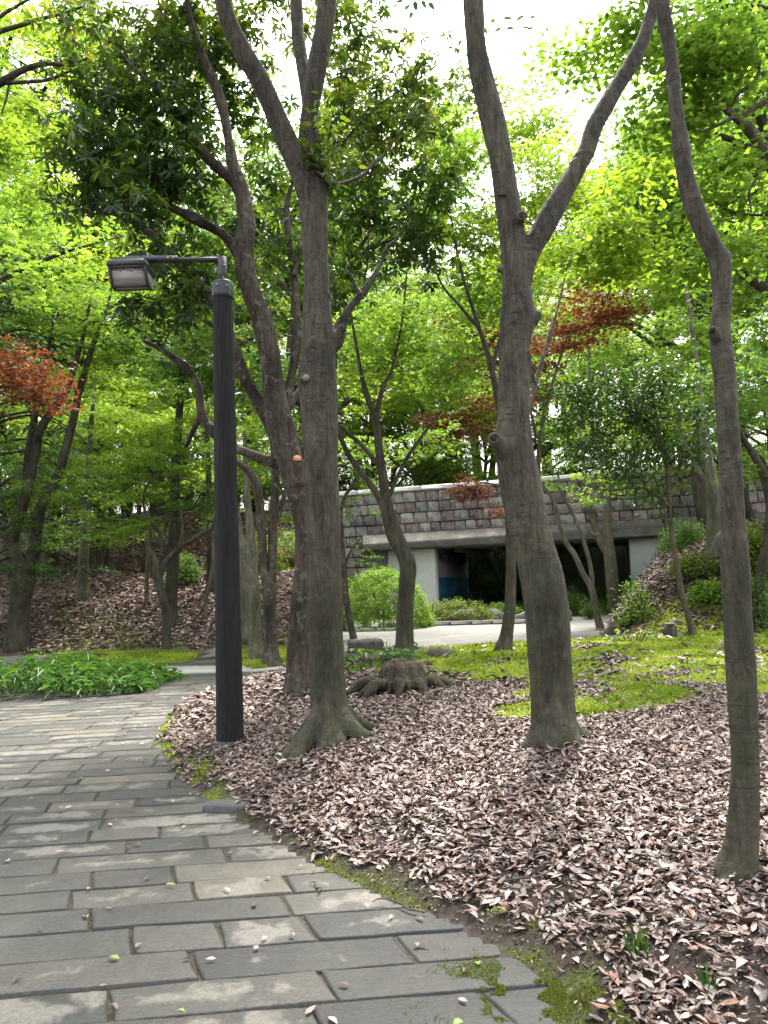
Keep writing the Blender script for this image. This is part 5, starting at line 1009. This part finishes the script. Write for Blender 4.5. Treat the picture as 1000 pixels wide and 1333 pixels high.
# hanging sprig of ovate leaves at the top
def sprig(label, Y, stem, leaves, pal, seed):
    rng = np.random.default_rng(seed); root = empty('leafy_twig', W(*stem[0][:2], Y)); o = np.array(root.location); tag(root, label, 'twig'); mb = MB(); P, r = tr(Y, stem); mb.tube(P - o, r, 5, False, res=4); mb.build('stem', M_STEM, root)
    L = Leaves(); 
    for px, py, ang, l in leaves:
        c = W(px, py, Y); d = c_r * math.cos(R(ang)) + c_u * math.sin(R(ang)) + np.array([0, rng.normal(0, .2), 0]); s = l / F * Y
        L.add('o6', (c - d * s / 2)[None], d[None], (np.array([0, -1, .35]) + rng.normal(0, .25, 3))[None], np.array([s]), np.array([s * .52]), colmix(rng, pal, 1, .5), fold=.2, curl=.05)
    V, Q, C = L.geo(); build('leaves', V - o, [Q], M_MAPLE, root, col=C)
sprig('single twig of oval leaves dangling against the white sky gap', 3.2, [(742, -60, 2.5), (735, -20, 2.2), (722, 10, 2), (708, 26, 1.6), (690, 31, 1.4), (665, 33, 1.2), (640, 33, 1)], [(690, 37, 200, 10), (678, 23, 35, 15), (662, 24, 25, 17), (685, 36, -15, 12), (665, 37, -10, 13), (648, 39, 215, 12), (642, 27, 60, 12), (694, 22, 40, 11), (702, 37, 10, 10), (632, 40, -60, 12)], 'maple_deep', 61)
sprig('small cluster of dark leaves at the very top beside the forked trunk', 3.6, [(585, -50, 2.2), (570, -20, 2), (550, -3, 1.6), (528, 2, 1)], [(520, 2, 200, 14), (530, 10, 250, 15), (541, 8, 280, 15), (552, 6, 300, 14), (562, 8, 310, 14), (535, 20, 250, 12), (572, 4, 330, 12), (515, 8, 230, 11)], 'camellia', 62)
# ------------------------------------------------------------------ wooded backdrop: a few kinds grown once, then copied tree by tree
def grow(seed, H, kind):
    rng = np.random.default_rng(seed); limbs = []; fol = []
    z = np.array([0, 0, 1.])
    if kind == 'conifer':
        P = np.stack([np.cumsum(rng.normal(0, .05, 9)), np.cumsum(rng.normal(0, .05, 9)), np.linspace(-.4, H, 9)], 1); limbs.append((P, np.linspace(.26, .03, 9)))
        for k in range(60):
            t = rng.uniform(.14, .98); h = H * t; l = (1 - t) * 3.2 + .7; a = rng.uniform(0, 6.28); d = np.array([math.cos(a), math.sin(a), 0]); x = np.array([np.interp(h, P[:, 2], P[:, 0]), np.interp(h, P[:, 2], P[:, 1]), h])
            limbs.append((np.array([x, x + d * l * .5 + z * .1 * l, x + d * l - z * .2 * l]), np.array([.045, .03, .01]) * (1.2 - t * .6)))
            for q in range(3): fol.append(('droop', 'conifer', x + d * l * (.35 + .25 * q), (.3, .3, .15), 2, .85, 60, .16))
        return limbs, fol
    if kind == 'U':      # loose many-stemmed undergrowth
        for k in range(9):
            a = k * .7 + rng.normal(0, .2); q = rng.uniform(.3, 1.5); e = np.array([math.cos(a) * q, math.sin(a) * q, H * rng.uniform(.45, .9)]); limbs.append((np.array([[0, 0, -.3], e * [.4, .4, .45], e]), np.array([.04, .028, .008])))
            fol.append(('blob', 'maple' if k % 2 else 'maple_deep', e + z * .1, (.95, .95, .6), 9, .5, 44, .13, 'q4')); fol.append(('blob', 'maple', e * [.9, .9, .5], (.9, .9, .5), 6, .5, 40, .13, 'q4'))
        return limbs, fol
    if kind == 'S':
        n = 7; P = np.stack([np.cumsum(rng.normal(0, .12, n)), np.cumsum(rng.normal(0, .12, n)), np.linspace(-.3, H * .75, n)], 1); limbs.append((P, np.linspace(.10, .025, n)))
        for k in range(12):
            t = rng.uniform(.45, .98); i = t * (n - 1); x = np.array([np.interp(i, np.arange(n), P[:, c]) for c in range(3)]); a = k * 2.4 + rng.normal(0, .4); l = H * rng.uniform(.28, .5) * (1.3 - .6 * t); d = np.array([math.cos(a), math.sin(a), 0]); e = x + d * l + z * l * rng.uniform(.1, .45)
            limbs.append((np.array([x, x + d * l * .5 + z * l * .3, e]), np.array([.045, .03, .008])))
            for w_ in (.5, 1.0): fol.append(('flat', 'lime' if k % 3 else 'maple', x + (e - x) * w_ + z * .1, (l * .35, l * .35, l * .09), 6, .55, 50, .11))
        fol.append(('flat', 'lime', P[-1] + z * .2, (H * .2, H * .2, H * .08), 14, .55, 60, .11)); return limbs, fol
    n = 9; P = np.stack([np.cumsum(rng.normal(0, .16, n)), np.cumsum(rng.normal(0, .16, n)), np.linspace(-.4, H * .8, n)], 1); limbs.append((P, np.linspace(.21, .05, n) * H / 12))
    st, pal, lay = ('flat', {'A': 'maple', 'B': 'lime', 'C': 'maple_deep', 'T': 'olive'}[kind], 1)
    for k in range(11):
        t = rng.uniform(.44, .97); i = t * (n - 1); x = np.array([np.interp(i, np.arange(n), P[:, c]) for c in range(3)]); a = k * 2.4 + rng.normal(0, .4); l = H * rng.uniform(.2, .36) * (1.25 - .55 * t)
        d = np.array([math.cos(a), math.sin(a), 0]); up = rng.uniform(.25, .8); e = x + d * l + z * l * up
        limbs.append((np.array([x, x + d * l * .35 + z * l * .3, x + d * l * .7 + z * l * .5 * (up + .4), e]), np.array([.08, .06, .04, .012]) * H / 12))
        fol.append((st, pal, e, (l * .42, l * .42, l * .28), 13, .62, 62, .125)); fol.append((st, pal, x + (e - x) * .55 + z * .2, (l * .4, l * .4, l * .25), 9, .6, 62, .125))
    fol.append((st, pal, P[-1] + z * .3, (H * .16, H * .16, H * .1), 24, .6, 60, .125))
    return limbs, fol
protos = {}
MARKS = [(-150, 'beyond the left edge'), (-70, 'at the far left edge'), (0, 'behind the grey forked tree'), (50, 'behind the stout crest trunk'), (95, 'behind the pale hillside trunk'), (150, 'above the dark crest stump'), (200, 'behind the small bent maple'), (250, 'above the brown handrail'), (300, 'straight behind the lamp post'), (345, 'behind the twin-stemmed tree'), (400, 'behind the leaning evergreen'), (440, 'past the right side of the tall grey tree'), (485, 'over the left end of the stone parapet'), (530, 'over the white bridge pier'), (580, 'over the middle of the parapet'), (630, 'over the underpass mouth'), (690, 'behind the stout forked tree'), (760, 'over the right half of the bridge'), (815, 'behind the small dark evergreen'), (860, 'over the right end of the bridge'), (905, 'behind the broad pale trunk'), (950, 'behind the slim crooked tree'), (1000, 'at the right edge'), (1060, 'just past the right edge'), (1120, 'far past the right edge')]
used_labels = {}
def backdrop(kind, px, Y, s, rz, label, group, H0={'A': 11.5, 'B': 10.5, 'C': 12.5, 'T': 17, 'conifer': 15, 'S': 6.2, 'U': 3.0}, squash=1.0):
    if kind not in protos:
        limbs, fol = grow({'A': 101, 'B': 102, 'C': 103, 'T': 104, 'conifer': 105, 'S': 106, 'U': 107}[kind], H0[kind], kind)
        protos[kind] = make_tree(label, (0, 0, 0), limbs, fol, M_BARK, M_MAPLE, 7, segs=10, world_coords=False, tn=3); root = protos[kind]
    else:
        src = protos[kind]; root = src.copy(); scene.collection.objects.link(root)
        for ch in src.children: c = ch.copy(); scene.collection.objects.link(c); c.parent = root
    x = W(px, 760, Y)[0]; root.location = (x, Y, hz(x, Y) - .05); root.rotation_euler = (0, 0, rz); root.scale = (s, s, s * squash)
    kn = {'A': 'mid-green layered maple', 'B': 'yellow-green maple', 'C': 'deep green maple', 'T': 'tall olive-green tree', 'conifer': 'grey-green drooping conifer', 'S': 'low spreading lime-green maple', 'U': 'bushy undergrowth thicket'}[kind]; mk = min(MARKS, key=lambda q: abs(q[0] - px))[1]; lb = '%s %s' % (kn, mk); used_labels[lb] = used_labels.get(lb, 0) + 1; tag(root, lb if used_labels[lb] == 1 else lb + ', one %s' % ('farther back' if used_labels[lb] == 2 else 'row beyond that'), 'tree', kn + 's ' + group)
GL = ('%s in the wood on the hill behind the lamp post', 'on the left hillside')
GM = ('%s in the wood beyond the stone bridge', 'beyond the bridge')
GR = ('%s in the wood up the right-hand slope', 'up the right slope')
for i, (k, px, Y, s, g) in enumerate([
    ('A', -150, 15.5, 1.3, GL), ('conifer', -12, 19.5, .95, GL), ('B', 190, 37, 1.45, GL), ('A', 297, 38, 1.3, GL),
    ('conifer', 235, 39, 1.25, GL), ('C', 412, 21.5, 1.35, GL), ('T', 130, 44, 1.35, GL), ('A', 10, 36, 1.4, GL), ('T', 330, 44, 1.4, GL), ('B', 90, 36, 1.3, GL), ('T', 428, 24, 1.2, GL), ('T', -60, 34, 1.2, GL),
    ('T', 440, 47, 1.35, GM), ('A', 500, 45, 1.4, GM), ('C', 560, 50, 1.5, GM), ('B', 630, 46, 1.35, GM), ('T', 590, 60, 1.5, GM), ('A', 700, 44, 1.4, GM), ('C', 760, 47, 1.6, GM), ('T', 690, 58, 1.4, GM), ('conifer', 800, 52, 1.5, GM),
    ('A', 945, 21.5, 1.25, GR), ('C', 880, 33, 1.5, GR), ('A', 850, 41, 1.5, GR), ('C', 1040, 18, 1.2, GR), ('B', 985, 29, 1.5, GR), ('conifer', 960, 38, 1.4, GR), ('T', 1050, 33, 1.3, GR), ('A', 1120, 24, 1.4, GR), ('T', 900, 50, 1.4, GR),
    ('T', -20, 35, 1.6, GL), ('T', 95, 36, 1.65, GL), ('T', 205, 37, 1.6, GL), ('U', -40, 36, 1.3, GL), ('U', 0, 40, 1.4, GL), ('U', 45, 38, 1.2, GL), ('U', 85, 42, 1.4, GL), ('U', 128, 40, 1.3, GL), ('U', 165, 43, 1.5, GL), ('U', 205, 39, 1.2, GL), ('U', 243, 43, 1.5, GL), ('U', 290, 41, 1.4, GL), ('U', 335, 43, 1.4, GL), ('U', 375, 40, 1.3, GL), ('U', 415, 44, 1.4, GL),
    ('U', 465, 47, 1.5, GM), ('U', 505, 50, 1.6, GM), ('U', 550, 49, 1.5, GM), ('U', 595, 52, 1.7, GM), ('U', 640, 50, 1.5, GM), ('U', 690, 52, 1.7, GM), ('U', 735, 50, 1.6, GM), ('U', 780, 52, 1.7, GM), ('U', 830, 48, 1.6, GR), ('U', 880, 44, 1.5, GR), ('U', 940, 42, 1.5, GR), ('U', 990, 44, 1.6, GR),
    ('T', 470, 66, 1.9, GM), ('T', 555, 70, 1.8, GM), ('C', 520, 58, 1.7, GM), ('T', 625, 72, 1.9, GM), ('C', 640, 60, 1.6, GM), ('T', 720, 68, 2.0, GM), ('T', 800, 64, 1.9, GM), ('C', 600, 66, 1.8, GM), ('T', 15, 58, 1.7, GL), ('C', 110, 56, 1.6, GL), ('T', 170, 60, 1.8, GL), ('C', 250, 58, 1.7, GL), ('T', 330, 62, 1.8, GL), ('C', 390, 60, 1.7, GL), ('conifer', 60, 50, 1.4, GL), ('A', 540, 43.5, 1.0, GM), ('B', 470, 41, 1.1, GM), ('S', 110, 26, 1.25, GL), ('S', 20, 25, 1.2, GL), ('S', 175, 33, 1.3, GL), ('S', 262, 30, 1.2, GL), ('S', 70, 34, 1.3, GL), ('S', 20, 41, 1.8, GL), ('S', 150, 43, 1.8, GL), ('S', 230, 41, 1.7, GL), ('S', 310, 40, 1.6, GL), ('T', 60, 48, 1.3, GL), ('T', 205, 50, 1.4, GL), ('S', 395, 42, 1.6, GL), ('S', -60, 26, 1.2, GL),
    ('S', 470, 44, 1.5, GM), ('S', 610, 47, 1.5, GM), ('S', 680, 45, 1.4, GM), ('S', 760, 44, 1.5, GM), ('S', 560, 52, 1.8, GM), ('S', 930, 27, 1.1, GR), ('S', 880, 24, .9, GR), ('S', 1010, 23, 1.1, GR), ('S', 830, 36, 1.4, GR)]):
    backdrop(k, px, Y, s, i * 2.4, *g)
# ------------------------------------------------------------------ shrubs and ground plants
def shrub(px, py, wpx, hpx, label, pal, seed, n=60, nl=40, ls=.05, style='blob', dY=.5, mat=None, shell=.75, sr=.16, stems=9, name='shrub', cat='shrub', kind='q4', grp=None, Y=None):
    b = base_pt(px, py) if Y is None else np.array([W(px, 760, Y)[0], Y, 0.0])
    if Y is not None: b[2] = hz(b[0], b[1])
    s = b[1] / F; rx = wpx / 2 * s; h = hpx * s; rng = np.random.default_rng(seed); root = empty(name, b); tag(root, label, cat, grp); mb = MB()
    for k in range(stems):
        a = rng.uniform(0, 6.28); q = rng.uniform(.2, .8); e = np.array([math.cos(a) * rx * q, math.sin(a) * rx * q * dY * 1.6, h * rng.uniform(.5, .85)]); mb.tube([(e[0] * .15, e[1] * .15, -.08), e * [.5, .5, .5] + rng.normal(0, .03, 3), e], [.016, .012, .006], 5, False)
    mb.build('stem', M_STEM, root, smooth=True); L = Leaves()
    for k in range(n):
        v = unit(rng.normal(0, 1, 3)); v[2] = abs(v[2]); q = shell + (1 - shell) * rng.random(); c = v * q * np.array([rx - sr * .5, rx * dY * 1.2, h - sr * .5]); c[2] = max(c[2], .04)
        spray(L, rng, style, pal, c, sr, v, nl, ls, kind)
    V, Q, C = L.geo(); build('foliage', V, [Q], mat or M_MAPLE, root, col=C); return root
shrub(497, 793, 130, 80, 'large clipped dome of olive-green azalea beside the white bridge pier', 'maple', 201, 600, 60, .06, dY=.7, shell=.9, sr=.17, Y=25.5)
shrub(590, 812, 112, 36, 'low clipped azalea with bare stems in front of the white bridge pier', 'azalea', 202, 220, 46, .055, dY=.4, shell=.75, sr=.15, Y=26.6)
shrub(655, 800, 60, 26, 'loose fresh green bush by the planter before the underpass', 'grass', 203, 60, 40, .08, dY=.4, shell=.3, sr=.18, Y=28.6)
shrub(745, 802, 34, 42, 'dark rounded bush left of the pale forked tree', 'maple_deep', 204, 60, 46, .065, dY=.7, shell=.5, sr=.2)
shrub(768, 806, 26, 34, 'leafy undergrowth between the two pale slender trees', 'maple_deep', 205, 30, 40, .07, dY=.7, shell=.4, sr=.2)
shrub(828, 812, 58, 62, 'thin-stemmed pale green shrub beside the round stump', 'maple', 206, 40, 36, .06, dY=.7, shell=.5, sr=.16, stems=12)
shrub(822, 812, 30, 22, 'small dark leafy plant at the foot of the pale green shrub', 'camellia', 207, 26, 30, .07, dY=.6, shell=.3, sr=.14, mat=M_GLOSSY)
shrub(905, 748, 70, 36, 'rounded light green shrub high on the right slope', 'azalea', 208, 70, 46, .06, dY=.6, shell=.6, sr=.2, stems=14)
shrub(893, 716, 70, 52, 'upper green shrub before the broad pale trunk', 'maple_deep', 209, 80, 46, .07, dY=.6, shell=.4, sr=.22, stems=12)
shrub(925, 784, 50, 32, 'bright feathery fern-like bush left of the slim crooked tree', 'grass', 210, 60, 46, .07, dY=.6, shell=.4, sr=.2)
shrub(984, 822, 62, 96, 'many-stemmed dark shrub at the right edge of the slope', 'maple_deep', 211, 46, 40, .06, dY=.5, shell=.55, sr=.2, stems=22)
shrub(990, 744, 90, 70, 'big pale green bush at the far right behind the slim tree', 'azalea', 212, 130, 50, .08, dY=.5, shell=.5, sr=.26, stems=16)
shrub(240, 758, 46, 42, 'dark rounded bush on the hill crest beside the handrail', 'maple_deep', 213, 70, 50, .08, dY=.8, shell=.6, sr=.24)
shrub(345, 800, 90, 60, 'soft green bush glimpsed between the trunks right of the lamp post', 'maple', 214, 110, 50, .08, dY=.4, shell=.3, sr=.24, Y=27)
shrub(372, 760, 44, 36, 'reddish low shrub glimpsed between the trunks', 'red', 215, 40, 50, .08, dY=.5, shell=.4, sr=.24, Y=27.5, mat=M_RED)
shrub(400, 800, 90, 70, 'green shrub behind the mottled evergreen trunk', 'maple', 216, 90, 50, .08, dY=.5, shell=.4, sr=.24, Y=28)
for i, (px, Y, w, h, l) in enumerate([(600, 45, 110, 60, 'left'), (650, 43, 90, 50, 'middle'), (705, 42, 90, 60, 'right')]):
    shrub(px, 800, w, h, 'dark bush seen through the underpass, the %s one of three' % l, 'camellia', 220 + i, 170, 60, .12, dY=.5, shell=.3, sr=.35, Y=Y, grp='bushes seen through the underpass')
def sasa():
    b = np.array([-6.35, 11.7, 0.0]); rng = np.random.default_rng(31); root = empty('bamboo_clump', b); tag(root, 'dense clump of low dark-green dwarf bamboo along the left edge of the path', 'bamboo'); L = Leaves(); mb = MB()
    def H(x, y): return np.maximum(0, 1 - ((x + .8) / 3.2) ** 4 - ((y - .3 * 0) / 1.05) ** 2) 
    for k in range(760):
        x = rng.uniform(-4, 2.75); y = rng.uniform(-1.0, 1.0); yc = y + .14 * (x) * 1.0
        env = max(0, 1 - (max(0, x - .3) / 2.5) ** 2) * max(0, 1 - y ** 2 * .8); 
        if env <= 0.03: continue
        h = .60 * env ** .4 * rng.uniform(.55, 1.1); a = rng.uniform(0, 6.28); d = np.array([math.cos(a), math.sin(a), 0]); base = np.array([x, yc, 0]); tip = base + d * h * .35 + [0, 0, h]
        if k % 3 == 0: mb.tube([base, base + [0, 0, h * .6], tip], [.004, .003, .002], 4, False)
        m = rng.integers(7, 13); t = rng.uniform(.35, 1.0, m); P = base + (tip - base) * t[:, None]; aa = rng.uniform(0, 6.28, m); D = np.stack([np.cos(aa), np.sin(aa), rng.uniform(-.5, .35, m)], 1) + d * .4; N = np.tile([0, 0, 1.], (m, 1)) + rng.normal(0, .3, (m, 3))
        L.add('o6', P, D, N, rng.uniform(.12, .26, m), rng.uniform(.02, .032, m), colmix(rng, 'sasa', m, .25 + .6 * h / .6, .2), fold=.3, curl=.3)
    mb.build('stem', M_STEM, root); V, Q, C = L.geo(); build('foliage', V, [Q], M_GLOSSY, root, col=C)
sasa()
def hosta(px, py, n, label, seed, ls=.16, spread=.3, pal='sasa', name='leafy_plant'):
    b = base_pt(px, py); rng = np.random.default_rng(seed); root = empty(name, b); tag(root, label, 'plant'); L = Leaves(); mb = MB()
    for k in range(n):
        a = rng.uniform(0, 6.28); q = spread * math.sqrt(rng.random()); c = np.array([math.cos(a) * q * 1.5, math.sin(a) * q, rng.uniform(.05, .22)]); mb.tube([(c[0] * .4, c[1] * .4, -.03), c], [.006, .004], 4, False)
        D = np.array([math.cos(a), math.sin(a), rng.uniform(-.4, .3)]); L.add('o6', c[None], D[None], (np.array([0, -.3, 1.]) + rng.normal(0, .3, 3))[None], np.array([ls * rng.uniform(.6, 1.2)]), np.array([ls * .55]), colmix(rng, pal, 1, .6, .3), fold=.2, curl=.25)
    mb.build('stem', M_STEM, root); V, Q, C = L.geo(); build('foliage', V, [Q], M_MAPLE, root, col=C)
hosta(480, 866, 80, 'broad-leaved green plants spilling beside the squared stone block', 71, .16, .45)
hosta(505, 848, 50, 'feathery green plants behind the broad-leaved clump', 72, .12, .4, 'grass')
hosta(825, 838, 30, 'weedy seedlings beside the round stump', 73, .09, .35, 'grass')
hosta(165, 846, 18, 'sprig of larger pale leaves at the back of the low bamboo', 74, .16, .25, 'grass')
def tuft(px, py, n, h, label, seed):
    b = base_pt(px, py); rng = np.random.default_rng(seed); a = rng.uniform(0, 6.28, n); L = Leaves(); D = np.stack([np.cos(a) * .45, np.sin(a) * .45, np.ones(n)], 1); D[:, :2] *= rng.uniform(.3, 2.2, (n, 1)); L.add('o6', rng.normal(0, .014, (n, 3)) * [1, 1, 0], D, np.stack([np.cos(a), np.sin(a), np.zeros(n)], 1) * -1, h * rng.uniform(.5, 1.25, n), .0035, colmix(rng, 'sasa', n, .6, .3), fold=.3, curl=-.3)
    V, Q, C = L.geo(); o = build('grass_tuft', V, [Q], M_MAPLE, None, col=C, loc=tuple(b)); tag(o, label, 'grass')
tuft(833, 1248, 22, .12, 'single tuft of green grass poking through the leaf litter', 81)
tuft(925, 1295, 12, .09, 'sparse grass blades in the dark hollow at the lower right', 82)
# ------------------------------------------------------------------ small fixtures
timber = simple('dark_timber', (.035, .025, .02), .85, nscale=10, var=.3, bs=.3)
for i, (px, py, h, l) in enumerate([(14, 752, 15, 'short dark timber post at the far left end of the hill crest'), (86, 745, 13, 'short timber post between the two crest trunks'), (158, 744, 14, 'short timber post touching the right of the dark stump'), (187, 744, 18, 'taller timber post furthest right on the crest')]):
    b = base_pt(px, py); s = b[1] / F; mb = MB(); mb.tube([(0, 0, -.2), (0, 0, h * s), (0, 0, h * s + .02)], [3 * s, 3 * s, 2.4 * s], 12); o = mb.build('timber_post', timber, None, loc=tuple(b)); tag(o, l, 'post', 'timber posts along the hill crest')
def rail(px0, py0, px1, py1, label, n=3, h=.85, Y0=None, Y1=None, mat=None):
    a = W(px0, 760, Y0); c = W(px1, 760, Y1); a[2] = hz(a[0], a[1]); c[2] = hz(c[0], c[1]); root = empty('handrail', a); tag(root, label, 'handrail'); m = mat or simple('brown_rail_metal', (.06, .05, .045), .5, .4)
    for k in range(n): 
        p = (c - a) * k / (n - 1); p[2] = hz(a[0] + p[0], a[1] + p[1]) - a[2]; mb = MB(); mb.tube([p - [0, 0, .15], p + [0, 0, h]], .028, 8); mb.build('post', m, root)
    mb = MB(); P = []
    for k in range(9): p = (c - a) * k / 8; p[2] = hz(a[0] + p[0], a[1] + p[1]) - a[2]; P.append(p)
    for q in (h, h * .55): 
        mb = MB(); mb.tube(np.array(P) + [0, 0, q], .026, 8); mb.build('rail', m, root)
rail(238, 0, 290, 0, 'brown double handrail sloping down on the hill left of the lamp post', 4, .85, 27, 24)
rail(452, 0, 520, 0, 'thin dark handrail at the back of the brick square', 3, .8, 28.5, 28.0)
b = base_pt(303, 1050); mb = MB(); V = []; rng = np.random.default_rng(6); a_ = np.arange(14) * 2 * math.pi / 14; rr = rng.uniform(.8, 1.1, 14)
V = [(.21 * r * math.cos(a), .10 * r * math.sin(a) , .018) for a, r in zip(a_, rr)] + [(.22 * r * math.cos(a), .11 * r * math.sin(a), -.03) for a, r in zip(a_, rr)] + [(0, 0, .024)]
mb.add(V, [(14 + k, 14 + (k + 1) % 14, (k + 1) % 14, k) for k in range(14)], [(k, (k + 1) % 14, 28) for k in range(14)])
tag(mb.build('stone_slab', simple('dark_slab', (.045, .045, .043), .7, nscale=14, var=.4, bs=.5), None, loc=(b[0], b[1], b[2] + .01)), 'flat dark slab sunk in the leaves at the edge of the path', 'stone slab')
def sticks():
    rng = np.random.default_rng(15)
    for i, (px, py, l, a, lab) in enumerate([(540, 1000, .3, 80, 'thin dead stick upright in the litter below the rooted stump'), (590, 1010, .35, 60, 'curved dead twig lying left of the stout forked tree'), (905, 1000, .4, 30, 'dark dead branch lying left of the slim crooked tree'), (520, 1190, .3, 150, 'short dead stick at the mossy edge of the slabs'), (410, 1165, .14, 120, 'small twig on the slabs near the mossy edge'), (700, 1150, .25, 20, 'grey twig on the litter in the lower middle')]):
        b = base_pt(px, py); d = np.array([math.cos(R(a)), math.sin(R(a)), .0]); P = [d * l * t + [0, 0, .035 + rng.normal(0, .004)] + rng.normal(0, .012, 3) * [1, 1, 0] for t in np.linspace(-.5, .5, 6)]; mb = MB(); mb.tube(P, [.006, .006, .005, .005, .004, .002], 6, True, res=3); o = mb.build('dead_twig', M_STEM, None, loc=tuple(b), smooth=True); tag(o, lab, 'twig')
sticks()
